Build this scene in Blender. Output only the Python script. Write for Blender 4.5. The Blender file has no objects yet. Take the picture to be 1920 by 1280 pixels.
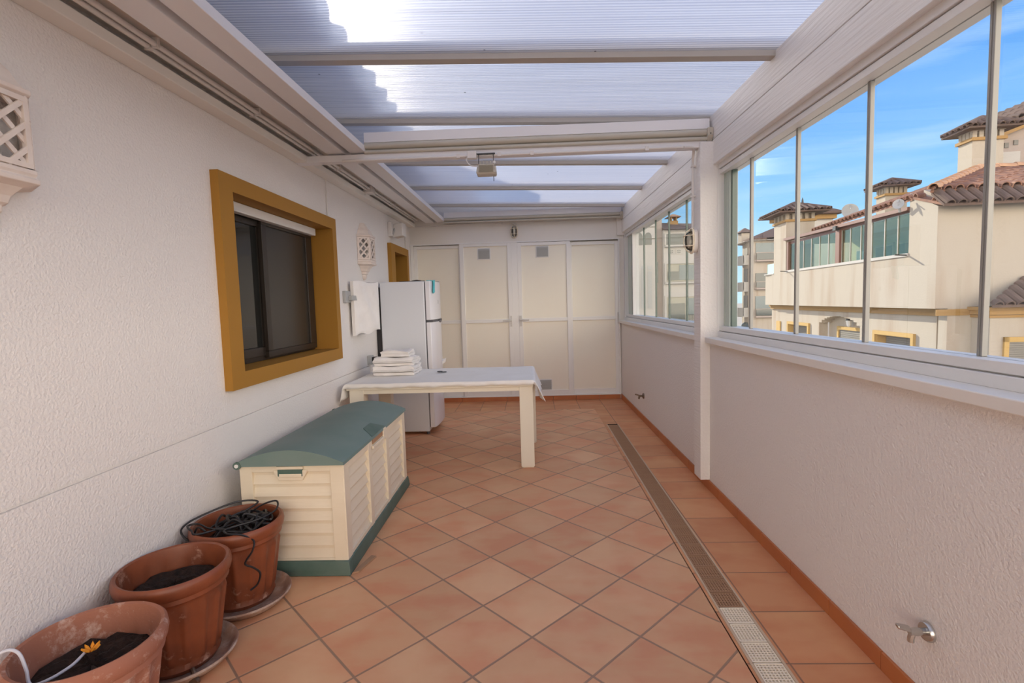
import bpy, bmesh, math, random
from mathutils import Vector, Matrix
random.seed(7)
S = bpy.context.scene
COL = S.collection

# ------------------------------------------------------------------ camera
cam_d = bpy.data.cameras.new('camera')
cam_d.sensor_fit = 'HORIZONTAL'; cam_d.sensor_width = 36.0
cam_d.lens = 955.03 / 1920 * 36.0
cam_d.clip_start = 0.02; cam_d.clip_end = 2000
cam = bpy.data.objects.new('camera', cam_d); COL.objects.link(cam)
yaw, pitch, roll = map(math.radians, (2.02173, -4.39797, -1.68215))
fwd = Vector((-math.sin(yaw)*math.cos(pitch), math.cos(yaw)*math.cos(pitch), math.sin(pitch)))
rt = Vector((math.cos(yaw), math.sin(yaw), 0)); up = rt.cross(fwd)
r2 = rt*math.cos(roll) + up*math.sin(roll); u2 = -rt*math.sin(roll) + up*math.cos(roll)
cam.matrix_world = Matrix(((r2.x, u2.x, -fwd.x, 0), (r2.y, u2.y, -fwd.y, 0), (r2.z, u2.z, -fwd.z, 1.4), (0, 0, 0, 1)))
S.camera = cam

# ------------------------------------------------------------------ view
S.view_settings.view_transform = 'Standard'; S.view_settings.look = 'None'
S.view_settings.exposure = 0.8; S.view_settings.gamma = 1.0; S.view_settings.use_curve_mapping = False
try:
    S.cycles.max_bounces = 10; S.cycles.transparent_max_bounces = 16
    S.cycles.transmission_bounces = 8; S.cycles.diffuse_bounces = 5
    S.cycles.sample_clamp_indirect = 6.0; S.cycles.caustics_reflective = False
except Exception: pass

SUN = Vector((-0.36, 1.0, 0.47)).normalized()

# ------------------------------------------------------------------ world
W = bpy.data.worlds.new('sky'); S.world = W; W.use_nodes = True
nt = W.node_tree; nt.nodes.clear(); N = nt.nodes.new; L = nt.links.new
out = N('ShaderNodeOutputWorld'); bg = N('ShaderNodeBackground'); tc = N('ShaderNodeTexCoord')
sep = N('ShaderNodeSeparateXYZ'); L(tc.outputs['Generated'], sep.inputs[0])
ramp = N('ShaderNodeValToRGB'); L(sep.outputs['Z'], ramp.inputs['Fac'])
e = ramp.color_ramp.elements
e[0].position = 0.0; e[0].color = (0.39, 0.58, 0.72, 1)
e[1].position = 1.0; e[1].color = (0.08, 0.25, 0.60, 1)
for p, c in ((0.12, (0.25, 0.48, 0.72, 1)), (0.34, (0.085, 0.265, 0.62, 1)), (0.6, (0.075, 0.235, 0.57, 1))):
    k = e.new(p); k.color = c
# thin streaky cirrus
mp = N('ShaderNodeMapping'); L(tc.outputs['Generated'], mp.inputs[0]); mp.inputs['Scale'].default_value = (1.2, 1.2, 9.0)
mp.inputs['Rotation'].default_value = (0.10, -0.06, 0.0)
nz = N('ShaderNodeTexNoise'); nz.inputs['Scale'].default_value = 2.2; nz.inputs['Detail'].default_value = 6; nz.inputs['Roughness'].default_value = 0.5
L(mp.outputs[0], nz.inputs['Vector'])
cr = N('ShaderNodeMapRange'); L(nz.outputs['Fac'], cr.inputs[0]); cr.inputs[1].default_value = 0.50; cr.inputs[2].default_value = 0.80; cr.inputs[4].default_value = 0.55
mx = N('ShaderNodeMixRGB'); L(cr.outputs[0], mx.inputs[0]); L(ramp.outputs[0], mx.inputs[1]); mx.inputs[2].default_value = (0.50, 0.63, 0.72, 1)
# bright haze round the sun
dp = N('ShaderNodeVectorMath'); dp.operation = 'DOT_PRODUCT'; L(tc.outputs['Generated'], dp.inputs[0]); dp.inputs[1].default_value = SUN
mx1 = N('ShaderNodeMath'); mx1.operation = 'MAXIMUM'; L(dp.outputs['Value'], mx1.inputs[0]); mx1.inputs[1].default_value = 0
pw = N('ShaderNodeMath'); pw.operation = 'POWER'; L(mx1.outputs[0], pw.inputs[0]); pw.inputs[1].default_value = 45
ml = N('ShaderNodeMath'); ml.operation = 'MULTIPLY'; L(pw.outputs[0], ml.inputs[0]); ml.inputs[1].default_value = 2.6
gl = N('ShaderNodeMixRGB'); gl.blend_type = 'ADD'; gl.inputs[0].default_value = 1.0; L(mx.outputs[0], gl.inputs[1])
gm = N('ShaderNodeMixRGB'); gm.blend_type = 'MULTIPLY'; gm.inputs[0].default_value = 1.0; gm.inputs[1].default_value = (1, 0.97, 0.90, 1); L(ml.outputs[0], gm.inputs[2])
L(gm.outputs[0], gl.inputs[2])
# paler sky overhead; bright warm glow added low behind us to fill the interior
def mrange(src, a, b, inv=False):
    q = N('ShaderNodeMapRange'); q.interpolation_type = 'SMOOTHSTEP'; L(src, q.inputs[0]); q.inputs[1].default_value = a; q.inputs[2].default_value = b
    return q
zf = mrange(sep.outputs['Z'], .42, .70); yf_ = mrange(sep.outputs['Y'], .15, -.25)
zh = N('ShaderNodeMixRGB'); L(zf.outputs[0], zh.inputs[0]); L(gl.outputs[0], zh.inputs[1]); zh.inputs[2].default_value = (.26, .33, .53, 1)
back_fill = N('ShaderNodeMixRGB'); zl_ = mrange(sep.outputs['Z'], .60, .25); ym = N('ShaderNodeMath'); ym.operation = 'MULTIPLY'; L(yf_.outputs[0], ym.inputs[0]); L(zl_.outputs[0], ym.inputs[1])
L(ym.outputs[0], back_fill.inputs[0]); L(zh.outputs[0], back_fill.inputs[1]); back_fill.inputs[2].default_value = (3.0, 2.55, 2.1, 1)
L(back_fill.outputs[0], bg.inputs['Color']); bg.inputs['Strength'].default_value = 1.0
L(bg.outputs[0], out.inputs[0])

# ------------------------------------------------------------------ sun
sd = bpy.data.lights.new('sun', 'SUN'); sd.energy = 3.9; sd.angle = math.radians(0.6); sd.color = (1.0, 0.88, 0.70)
sun = bpy.data.objects.new('sun', sd); COL.objects.link(sun)
sun.rotation_euler = SUN.to_track_quat('Z', 'Y').to_euler(); sun.location = (0, 0, 30)

# ------------------------------------------------------------------ materials
def mat(name, col, rough=0.6, metal=0.0, noise=None, bump=None, spec=None, grain=None, blotch=None):
    """noise=(scale, col2, amount); bump=(scale, strength, dist); grain=(sx,sy,sz,strength): stretched bump; blotch=(scale,col,lo,hi)"""
    m = bpy.data.materials.new(name); m.use_nodes = True
    t = m.node_tree; b = t.nodes['Principled BSDF']; n = t.nodes.new; l = t.links.new
    b.inputs['Base Color'].default_value = (*col, 1); b.inputs['Roughness'].default_value = rough; b.inputs['Metallic'].default_value = metal
    if spec is not None: b.inputs['Specular IOR Level'].default_value = spec
    tcn = n('ShaderNodeTexCoord'); last = None
    if noise:
        x = n('ShaderNodeTexNoise'); x.inputs['Scale'].default_value = noise[0]; x.inputs['Detail'].default_value = 5; l(tcn.outputs['Object'], x.inputs['Vector'])
        r = n('ShaderNodeMapRange'); l(x.outputs['Fac'], r.inputs[0]); r.inputs[1].default_value = .35; r.inputs[2].default_value = .68; r.inputs[4].default_value = noise[2]
        q = n('ShaderNodeMixRGB'); l(r.outputs[0], q.inputs[0]); q.inputs[1].default_value = (*col, 1); q.inputs[2].default_value = (*noise[1], 1); last = q
    if blotch:
        x = n('ShaderNodeTexNoise'); x.inputs['Scale'].default_value = blotch[0]; x.inputs['Detail'].default_value = 8; x.inputs['Roughness'].default_value = .7; l(tcn.outputs['Object'], x.inputs['Vector'])
        r = n('ShaderNodeMapRange'); l(x.outputs['Fac'], r.inputs[0]); r.inputs[1].default_value = blotch[2]; r.inputs[2].default_value = blotch[3]
        q = n('ShaderNodeMixRGB'); l(r.outputs[0], q.inputs[0]); q.inputs[2].default_value = (*blotch[1], 1)
        if last: l(last.outputs[0], q.inputs[1])
        else: q.inputs[1].default_value = (*col, 1)
        last = q
    if last: l(last.outputs[0], b.inputs['Base Color'])
    if bump or grain:
        bp = n('ShaderNodeBump'); x = n('ShaderNodeTexNoise'); x.inputs['Detail'].default_value = 4
        if bump:
            x.inputs['Scale'].default_value = bump[0]; l(tcn.outputs['Object'], x.inputs['Vector']); bp.inputs['Strength'].default_value = bump[1]; bp.inputs['Distance'].default_value = bump[2]
        else:
            mm = n('ShaderNodeMapping'); l(tcn.outputs['Object'], mm.inputs[0]); mm.inputs['Scale'].default_value = grain[:3]; l(mm.outputs[0], x.inputs['Vector'])
            x.inputs['Scale'].default_value = 1.0; bp.inputs['Strength'].default_value = grain[3]; bp.inputs['Distance'].default_value = 0.006
        l(x.outputs['Fac'], bp.inputs['Height']); l(bp.outputs[0], b.inputs['Normal'])
    return m

def tile_mat(name, rot, size, off, base, c2, c3, grout, gw=0.012, rough=0.45):
    m = bpy.data.materials.new(name); m.use_nodes = True
    t = m.node_tree; b = t.nodes['Principled BSDF']; n = t.nodes.new; l = t.links.new
    tcn = n('ShaderNodeTexCoord')
    mp = n('ShaderNodeMapping'); l(tcn.outputs['Object'], mp.inputs[0])
    mp.inputs['Rotation'].default_value = (0, 0, rot); mp.inputs['Scale'].default_value = (1/size[0], 1/size[1], 1)
    mp.inputs['Location'].default_value = (-off[0], -off[1], 0)
    s = n('ShaderNodeSeparateXYZ'); l(mp.outputs[0], s.inputs[0])
    ds, cs = [], []
    for ax in 'XY':
        fr = n('ShaderNodeMath'); fr.operation = 'FRACT'; l(s.outputs[ax], fr.inputs[0])
        iv = n('ShaderNodeMath'); iv.operation = 'SUBTRACT'; iv.inputs[0].default_value = 1; l(fr.outputs[0], iv.inputs[1])
        mn = n('ShaderNodeMath'); mn.operation = 'MINIMUM'; l(fr.outputs[0], mn.inputs[0]); l(iv.outputs[0], mn.inputs[1]); ds.append(mn)
        fl = n('ShaderNodeMath'); fl.operation = 'FLOOR'; l(s.outputs[ax], fl.inputs[0]); cs.append(fl)
    d = n('ShaderNodeMath'); d.operation = 'MINIMUM'; l(ds[0].outputs[0], d.inputs[0]); l(ds[1].outputs[0], d.inputs[1])
    g = n('ShaderNodeMapRange'); g.interpolation_type = 'SMOOTHSTEP'; l(d.outputs[0], g.inputs[0]); g.inputs[1].default_value = gw*0.45; g.inputs[2].default_value = gw
    cell = n('ShaderNodeCombineXYZ'); l(cs[0].outputs[0], cell.inputs[0]); l(cs[1].outputs[0], cell.inputs[1])
    wn = n('ShaderNodeTexWhiteNoise'); wn.noise_dimensions = '3D'; l(cell.outputs[0], wn.inputs['Vector'])
    ad = n('ShaderNodeVectorMath'); ad.operation = 'MULTIPLY_ADD'; l(wn.outputs['Color'], ad.inputs[0]); ad.inputs[1].default_value = (9, 9, 9); l(tcn.outputs['Object'], ad.inputs[2])
    sc = n('ShaderNodeMapping'); l(ad.outputs[0], sc.inputs[0]); sc.inputs['Scale'].default_value = (3.2, 6.5, 4)
    n1 = n('ShaderNodeTexNoise'); n1.inputs['Scale'].default_value = 1.1; n1.inputs['Detail'].default_value = 5; l(sc.outputs[0], n1.inputs['Vector'])
    n2 = n('ShaderNodeTexNoise'); n2.inputs['Scale'].default_value = 2.3; n2.inputs['Detail'].default_value = 4; l(ad.outputs[0], n2.inputs['Vector'])
    r1 = n('ShaderNodeMapRange'); l(n1.outputs['Fac'], r1.inputs[0]); r1.inputs[1].default_value = .40; r1.inputs[2].default_value = .60
    q1 = n('ShaderNodeMixRGB'); l(r1.outputs[0], q1.inputs[0]); q1.inputs[1].default_value = (*base, 1); q1.inputs[2].default_value = (*c2, 1)
    r2_ = n('ShaderNodeMapRange'); l(n2.outputs['Fac'], r2_.inputs[0]); r2_.inputs[1].default_value = .48; r2_.inputs[2].default_value = .72; r2_.inputs[4].default_value = .8
    q2 = n('ShaderNodeMixRGB'); l(r2_.outputs[0], q2.inputs[0]); l(q1.outputs[0], q2.inputs[1]); q2.inputs[2].default_value = (*c3, 1)
    # per tile brightness
    br = n('ShaderNodeMapRange'); l(wn.outputs['Value'], br.inputs[0]); br.inputs[3].default_value = .93; br.inputs[4].default_value = 1.08
    vm = n('ShaderNodeMixRGB'); vm.blend_type = 'MULTIPLY'; vm.inputs[0].default_value = 1; l(q2.outputs[0], vm.inputs[1]); l(br.outputs[0], vm.inputs[2])
    fin = n('ShaderNodeMixRGB'); l(g.outputs[0], fin.inputs[0]); fin.inputs[1].default_value = (*grout, 1); l(vm.outputs[0], fin.inputs[2])
    l(fin.outputs[0], b.inputs['Base Color']); b.inputs['Roughness'].default_value = rough
    bp = n('ShaderNodeBump'); bp.inputs['Strength'].default_value = .5; bp.inputs['Distance'].default_value = .0025; l(g.outputs[0], bp.inputs['Height']); l(bp.outputs[0], b.inputs['Normal'])
    return m

def glass_mat(name, tint=(0.93, 0.97, 0.96), refl=1.0, rough=0.0):
    m = bpy.data.materials.new(name); m.use_nodes = True; t = m.node_tree; t.nodes.clear(); n = t.nodes.new; l = t.links.new
    o = n('ShaderNodeOutputMaterial'); mixs = n('ShaderNodeMixShader'); tr = n('ShaderNodeBsdfTransparent'); gs = n('ShaderNodeBsdfGlossy')
    fr = n('ShaderNodeFresnel'); fr.inputs['IOR'].default_value = 1.45; tr.inputs['Color'].default_value = (*tint, 1)
    mu = n('ShaderNodeMath'); mu.operation = 'MULTIPLY'; mu.inputs[1].default_value = refl; l(fr.outputs[0], mu.inputs[0])
    gs.inputs['Roughness'].default_value = rough
    l(mu.outputs[0], mixs.inputs[0]); l(tr.outputs[0], mixs.inputs[1]); l(gs.outputs[0], mixs.inputs[2]); l(mixs.outputs[0], o.inputs[0])
    return m

def polycarb_mat(name):
    """fluted translucent sheet: flutes run along X, so the bump varies along Y"""
    m = bpy.data.materials.new(name); m.use_nodes = True; t = m.node_tree; t.nodes.clear(); n = t.nodes.new; l = t.links.new
    o = n('ShaderNodeOutputMaterial'); tcn = n('ShaderNodeTexCoord')
    sp = n('ShaderNodeSeparateXYZ'); l(tcn.outputs['Object'], sp.inputs[0])
    fq = n('ShaderNodeMath'); fq.operation = 'MULTIPLY'; l(sp.outputs['Y'], fq.inputs[0]); fq.inputs[1].default_value = 2*math.pi/0.021
    sn = n('ShaderNodeMath'); sn.operation = 'SINE'; l(fq.outputs[0], sn.inputs[0])
    mpn = n('ShaderNodeMapping'); l(tcn.outputs['Object'], mpn.inputs[0]); mpn.inputs['Scale'].default_value = (0.5, 70, 1)
    nn = n('ShaderNodeTexNoise'); nn.inputs['Scale'].default_value = 1.0; nn.inputs['Detail'].default_value = 2; l(mpn.outputs[0], nn.inputs['Vector'])
    ad = n('ShaderNodeMath'); ad.operation = 'MULTIPLY_ADD'; l(nn.outputs['Fac'], ad.inputs[0]); ad.inputs[1].default_value = 2.2; l(sn.outputs[0], ad.inputs[2])
    bp = n('ShaderNodeBump'); bp.inputs['Strength'].default_value = 1.0; bp.inputs['Distance'].default_value = 0.0016; l(ad.outputs[0], bp.inputs['Height'])
    rr = n('ShaderNodeMapRange'); l(ad.outputs[0], rr.inputs[0]); rr.inputs[1].default_value = -0.4; rr.inputs[2].default_value = 2.6
    rc = n('ShaderNodeValToRGB'); l(rr.outputs[0], rc.inputs[0])
    rc.color_ramp.elements[0].color = (0.60, 0.61, 0.67, 1); rc.color_ramp.elements[1].color = (0.95, 0.945, 0.94, 1)
    # dirt specks
    tr = n('ShaderNodeBsdfTransparent'); tl = n('ShaderNodeBsdfTranslucent'); rf = n('ShaderNodeBsdfRefraction'); df = n('ShaderNodeBsdfDiffuse')
    vo = n('ShaderNodeTexVoronoi'); vo.inputs['Scale'].default_value = 5.5; l(tcn.outputs['Object'], vo.inputs['Vector'])
    vs = n('ShaderNodeMapRange'); l(vo.outputs['Distance'], vs.inputs[0]); vs.inputs[1].default_value = .03; vs.inputs[2].default_value = .045; vs.inputs[3].default_value = .35
    dm = n('ShaderNodeMixRGB'); dm.blend_type = 'MULTIPLY'; dm.inputs[0].default_value = 1; l(rc.outputs[0], dm.inputs[1]); l(vs.outputs[0], dm.inputs[2])
    for s_ in (tr, tl, rf, df): l(dm.outputs[0], s_.inputs['Color'])
    rf.inputs['IOR'].default_value = 1.12; rf.inputs['Roughness'].default_value = 0.42
    l(bp.outputs[0], rf.inputs['Normal']); l(bp.outputs[0], tl.inputs['Normal'])
    a1 = n('ShaderNodeMixShader'); a1.inputs[0].default_value = 0.78; l(tr.outputs[0], a1.inputs[1]); l(rf.outputs[0], a1.inputs[2])
    a2 = n('ShaderNodeMixShader'); a2.inputs[0].default_value = 0.38; l(a1.outputs[0], a2.inputs[1]); l(tl.outputs[0], a2.inputs[2])
    a3 = n('ShaderNodeMixShader'); a3.inputs[0].default_value = 0.05; l(a2.outputs[0], a3.inputs[1]); l(df.outputs[0], a3.inputs[2])
    l(a3.outputs[0], o.inputs[0])
    return m

def stain_wall(name, base, stain):
    """outdoor render with vertical rust / water streaks"""
    m = mat(name, base, .9, bump=(25, .3, .01)); t = m.node_tree; n = t.nodes.new; l = t.links.new; b = t.nodes['Principled BSDF']
    tcn = n('ShaderNodeTexCoord'); mm = n('ShaderNodeMapping'); l(tcn.outputs['Object'], mm.inputs[0]); mm.inputs['Scale'].default_value = (1.5, 1.5, .2)
    x = n('ShaderNodeTexNoise'); x.inputs['Scale'].default_value = 1.3; x.inputs['Detail'].default_value = 5; l(mm.outputs[0], x.inputs['Vector'])
    r = n('ShaderNodeMapRange'); l(x.outputs['Fac'], r.inputs[0]); r.inputs[1].default_value = .50; r.inputs[2].default_value = .72; r.inputs[4].default_value = .6
    q = n('ShaderNodeMixRGB'); l(r.outputs[0], q.inputs[0]); q.inputs[1].default_value = (*base, 1); q.inputs[2].default_value = (*stain, 1); l(q.outputs[0], b.inputs['Base Color'])
    return m

M = {}
M['wall'] = mat('stucco_white', (.81, .78, .755), .9, bump=(95, .8, .006))
M['plaster'] = mat('plaster_cream', (.81, .78, .73), .85, bump=(30, .15, .003))
M['beam'] = mat('painted_timber', (.81, .79, .765), .6, grain=(60, 3, 70, .75))
M['beamX'] = mat('painted_crossbar', (.80, .79, .80), .5)
M['alu'] = mat('white_aluminium', (.78, .775, .76), .4)
M['bar'] = mat('glazing_bar_metal', (.47, .44, .40), .45)
M['rail'] = mat('awning_rail_metal', (.52, .48, .40), .4)
M['mull'] = mat('anodised_stile', (.33, .325, .30), .45, metal=.3)
M['ochre'] = mat('ochre_paint', (.36, .175, .020), .7, bump=(60, .2, .003))
M['tileD'] = tile_mat('terracotta_diagonal', -math.pi/4, (.3188, .3188), (1.7395/.3188, 1.1356/.3188), (.69, .38, .205), (.68, .31, .165), (.79, .49, .28), (.33, .20, .13), .020)
M['tileS'] = tile_mat('terracotta_straight', 0, (.326, .326), (.955/.326, 1.87/.326), (.66, .31, .15), (.62, .26, .12), (.72, .41, .20), (.29, .15, .09), .014)
M['skirt'] = mat('skirting_tile', (.50, .17, .055), .45, noise=(5, (.42, .13, .05), .7))
M['grout'] = mat('dark_channel', (.008, .006, .005), .9)
M['grate_white'] = mat('white_plastic_grate', (.90, .80, .64), .5)
M['grate_brown'] = mat('brown_plastic_grate', (.40, .23, .13), .6)
M['grate_frame'] = mat('grate_frame', (.62, .47, .33), .6)
M['cream'] = mat('cream_plastic', (.80, .72, .57), .5, noise=(6, (.74, .65, .50), .6), grain=(6, 6, 60, .15))
M['lid'] = mat('faded_green_plastic', (.145, .22, .20), .6, noise=(3, (.20, .26, .245), .7))
M['green'] = mat('dark_green_plastic', (.065, .125, .10), .5, noise=(8, (.13, .19, .165), .6))
M['terra'] = mat('terracotta_pot', (.25, .068, .026), .42, noise=(9, (.15, .042, .02), .8), blotch=(9, (.55, .33, .24), .60, .72), bump=(60, .2, .003))
M['terra_old'] = mat('weathered_terracotta', (.34, .135, .08), .85, noise=(12, (.36, .15, .10), .8), blotch=(14, (.66, .50, .42), .52, .72), bump=(80, .4, .003))
M['saucer'] = mat('weathered_saucer', (.42, .24, .16), .85, noise=(14, (.25, .15, .11), .9), blotch=(9, (.55, .44, .36), .50, .72), bump=(60, .3, .003))
M['soil'] = mat('potting_soil', (.035, .016, .010), 1.0, noise=(40, (.012, .007, .005), .9), blotch=(28, (.30, .24, .20), .70, .76), bump=(35, 1.0, .03))
M['black'] = mat('black_rubber', (.012, .011, .013), .45)
M['dark'] = mat('dark_plastic', (.03, .035, .035), .4)
M['cableW'] = mat('white_cable', (.62, .62, .68), .5)
M['fridge'] = mat('fridge_enamel', (.72, .75, .80), .28)
M['fridgeD'] = mat('fridge_door_enamel', (.80, .80, .84), .22)
M['gasket'] = mat('grey_gasket', (.10, .10, .11), .5)
M['table'] = mat('cream_table_wood', (.80, .755, .64), .5)
M['cloth'] = mat('white_cloth', (.84, .825, .80), .95, bump=(260, .35, .002), noise=(5, (.78, .76, .72), .6))
M['cloth2'] = mat('off_white_cloth', (.86, .84, .82), .95, noise=(12, (.78, .75, .72), .6), bump=(120, .3, .003))
M['turq'] = mat('turquoise_cloth', (.10, .50, .56), .9)
M['lantern'] = mat('whitewashed_clay', (.78, .70, .64), .85, bump=(40, .3, .003), noise=(20, (.70, .60, .54), .6))
M['bulb'] = mat('frosted_bulb', (.70, .70, .68), .3)
M['chrome'] = mat('chrome', (.55, .54, .52), .25, metal=.9)
M['brass'] = mat('aged_tap_metal', (.20, .15, .11), .4, metal=.8)
M['grey'] = mat('grey_plastic', (.42, .43, .43), .5)
M['vent'] = mat('grey_vent_mesh', (.50, .49, .45), .6)
M['pvc'] = mat('white_conduit', (.74, .71, .68), .45)
M['panel'] = mat('cream_door_panel', (.86, .83, .73), .55, bump=(14, .12, .003), noise=(2.2, (.85, .80, .70), .8))
M['door_frame'] = mat('white_door_frame', (.80, .795, .78), .4)
M['handle'] = mat('handle_shaded_white', (.60, .59, .57), .35)  # white handles greyed, their shading put into the colour
M['sash'] = mat('dark_bronze_frame', (.025, .018, .013), .4)
M['dglass'] = mat('dark_room_glass', (.012, .013, .012), .06, spec=.6)
M['screen'] = mat('insect_screen', (.035, .031, .025), .30, spec=.5)
M['glass'] = glass_mat('clear_glass', (.99, 1, 1), .12)
M['glass_far'] = glass_mat('dusty_glass', (.93, .95, .94), .25)
M['glass_edge'] = mat('green_glass_edge', (.50, .58, .52), .25)
M['glass_edge_d'] = mat('dark_glass_edge', (.10, .15, .13), .2)
M['poly'] = polycarb_mat('fluted_polycarbonate')
M['lens'] = glass_mat('lamp_glass', (.86, .84, .78), 1.0)
M['flower'] = mat('orange_petals', (.85, .33, .02), .7)
M['wood'] = mat('weathered_wood', (.40, .24, .14), .8)
# outdoors
M['out_cream'] = stain_wall('exterior_render_cream', (.44, .395, .33), (.33, .24, .17))  # cream render's own colour, used on sunlit and shaded faces alike
M['out'] = mat('exterior_render', (.40, .34, .30), .9, bump=(25, .3, .01))
M['out_white'] = mat('exterior_white_render', (.50, .485, .46), .9)
M['out_ochre'] = mat('exterior_ochre', (.36, .22, .08), .8)
M['out_yellow'] = mat('exterior_yellow_frame', (.50, .33, .11), .8)
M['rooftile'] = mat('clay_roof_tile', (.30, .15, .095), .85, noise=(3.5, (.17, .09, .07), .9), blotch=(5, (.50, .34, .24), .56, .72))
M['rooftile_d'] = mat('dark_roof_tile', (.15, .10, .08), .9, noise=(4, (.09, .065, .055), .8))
M['ridge'] = mat('ridge_tile', (.55, .34, .21), .85, noise=(5, (.40, .24, .16), .8))
M['brownalu'] = mat('brown_aluminium', (.20, .095, .07), .45)
M['shutter'] = mat('grey_shutter', (.21, .20, .175), .6)
M['out_glass'] = mat('exterior_window_glass', (.055, .075, .07), .06, spec=.8)
M['out_glass_b'] = mat('exterior_blue_glass', (.10, .15, .16), .12, spec=.8)
M['out_glass_t'] = glass_mat('terrace_glass', (.84, .90, .80), .35)
M['teal'] = mat('frosted_balustrade', (.50, .72, .68), .3)
M['ground'] = mat('street_ground', (.36, .33, .29), .95, noise=(.3, (.28, .27, .24), .7))
M['shade_room'] = mat('pale_green_room', (.55, .53, .36), .9)
M['curtain'] = mat('pale_curtain', (.42, .41, .34), .9)
M['plant'] = mat('hedge_leaves', (.05, .07, .04), .9, noise=(12, (.12, .12, .08), .9))

# ------------------------------------------------------------------ mesh helpers
class MB:
    def __init__(s): s.v = []; s.f = []; s.m = []; s.mi = 0
    def _f(s, idx): s.f.append(tuple(idx)); s.m.append(s.mi)
    def hexa(s, p):           # 4 bottom (ccw), 4 top
        b = len(s.v); s.v += [tuple(q) for q in p]
        for q in ((3, 2, 1, 0), (4, 5, 6, 7), (0, 1, 5, 4), (1, 2, 6, 5), (2, 3, 7, 6), (3, 0, 4, 7)): s._f([b+i for i in q])
        return s
    def box(s, x0, x1, y0, y1, z0, z1):
        return s.hexa([(x0, y0, z0), (x1, y0, z0), (x1, y1, z0), (x0, y1, z0), (x0, y0, z1), (x1, y0, z1), (x1, y1, z1), (x0, y1, z1)])
    def bar(s, a, b, w, h, upv=(0, 0, 1)):      # oriented bar from a to b
        a = Vector(a); b = Vector(b); d = (b-a).normalized(); u = Vector(upv)
        sd_ = d.cross(u)
        if sd_.length < 1e-4: sd_ = d.cross(Vector((1, 0, 0)))
        sd_.normalize(); u = sd_.cross(d).normalized(); sd_ *= w/2; u *= h/2
        return s.hexa([a-sd_-u, a+sd_-u, b+sd_-u, b-sd_-u, a-sd_+u, a+sd_+u, b+sd_+u, b-sd_+u])
    def quad(s, *p):
        b = len(s.v); s.v += [tuple(q) for q in p]; s._f(range(b, b+len(p))); return s
    def loft(s, rings, cap=True, closed=True):
        b = len(s.v); n = len(rings[0])
        for r in rings: s.v += [tuple(q) for q in r]
        for i in range(len(rings)-1):
            for j in range(n if closed else n-1):
                k = (j+1) % n; s._f((b+i*n+j, b+i*n+k, b+(i+1)*n+k, b+(i+1)*n+j))
        if cap: s._f([b+j for j in range(n)][::-1]); s._f([b+(len(rings)-1)*n+j for j in range(n)])
        return s
    def lathe(s, c, prof, n=32, cap=True, fn=None, axis='z'):
        rings = []
        for r, z in prof:
            ring = []
            for j in range(n):
                a = 2*math.pi*j/n; rr = r*(fn(a, z) if fn else 1)
                p = (rr*math.cos(a), rr*math.sin(a), z)
                if axis == 'x': p = (p[2], p[0], p[1])
                elif axis == 'y': p = (p[0], p[2], p[1])
                ring.append((c[0]+p[0], c[1]+p[1], c[2]+p[2]))
            rings.append(ring)
        return s.loft(rings, cap)
    def tube(s, pts, r, n=8):
        pts = [Vector(p) for p in pts]; rings = []; prev = None
        for i, p in enumerate(pts):
            d = (pts[min(i+1, len(pts)-1)] - pts[max(i-1, 0)]).normalized()
            if prev is None:
                u = d.cross(Vector((0, 0, 1)));
                if u.length < .01: u = d.cross(Vector((1, 0, 0)))
            else: u = prev - d*prev.dot(d)
            u.normalize(); prev = u; w = d.cross(u)
            rings.append([p + (u*math.cos(2*math.pi*j/n) + w*math.sin(2*math.pi*j/n))*r for j in range(n)])
        return s.loft(rings)
    def build(s, name, m, parent=None, org=None, smooth=False, bevel=0.0, world=None):
        me = bpy.data.meshes.new(name)
        o_ = Vector(org) if org is not None else (root_of(parent) if parent else Vector((0, 0, 0)))
        me.from_pydata([tuple(Vector(v)-o_) for v in s.v], [], s.f); me.update()
        for x in (m if isinstance(m, (list, tuple)) else [m]): me.materials.append(M[x])
        for p, i in zip(me.polygons, s.m): p.material_index = i; p.use_smooth = smooth
        bm = bmesh.new(); bm.from_mesh(me); bmesh.ops.recalc_face_normals(bm, faces=bm.faces); bm.to_mesh(me); bm.free()
        ob = bpy.data.objects.new(name, me); COL.objects.link(ob)
        if parent: ob.parent = parent
        elif org is not None: ob.location = o_
        if smooth:
            try:
                me.set_sharp_from_angle(angle=math.radians(42))
            except Exception: pass
        if bevel:
            b = ob.modifiers.new('bevel', 'BEVEL'); b.width = bevel; b.segments = 2; b.limit_method = 'ANGLE'; b.angle_limit = math.radians(50)
        return ob
def root_of(o):
    while o.parent: o = o.parent
    return Vector(o.location)
def tag(o, label=None, cat=None, group=None, kind=None):
    if label: o['label'] = label
    if cat: o['category'] = cat
    if group: o['group'] = group
    if kind: o['kind'] = kind
    return o
def thing(name, loc, label, cat, group=None, kind=None):
    o = bpy.data.objects.new(name, None); o.location = loc; COL.objects.link(o); o.empty_display_size = .1
    return tag(o, label, cat, group, kind)
def box(name, m, x0, x1, y0, y1, z0, z1, parent=None, org=None, bevel=0.0):
    mb = MB(); mb.box(x0, x1, y0, y1, z0, z1); return mb.build(name, m, parent, org, bevel=bevel)
def smooth_pts(P, k=8):
    P = [Vector(p) for p in P]; out_ = []
    for i in range(len(P)-1):
        p0, p1, p2, p3 = P[max(i-1, 0)], P[i], P[i+1], P[min(i+2, len(P)-1)]
        for j in range(k):
            t = j/k; out_.append(.5*((2*p1)+(p2-p0)*t+(2*p0-5*p1+4*p2-p3)*t*t+(-p0+3*p1-3*p2+p3)*t**3))
    return out_+[P[-1]]
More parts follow.
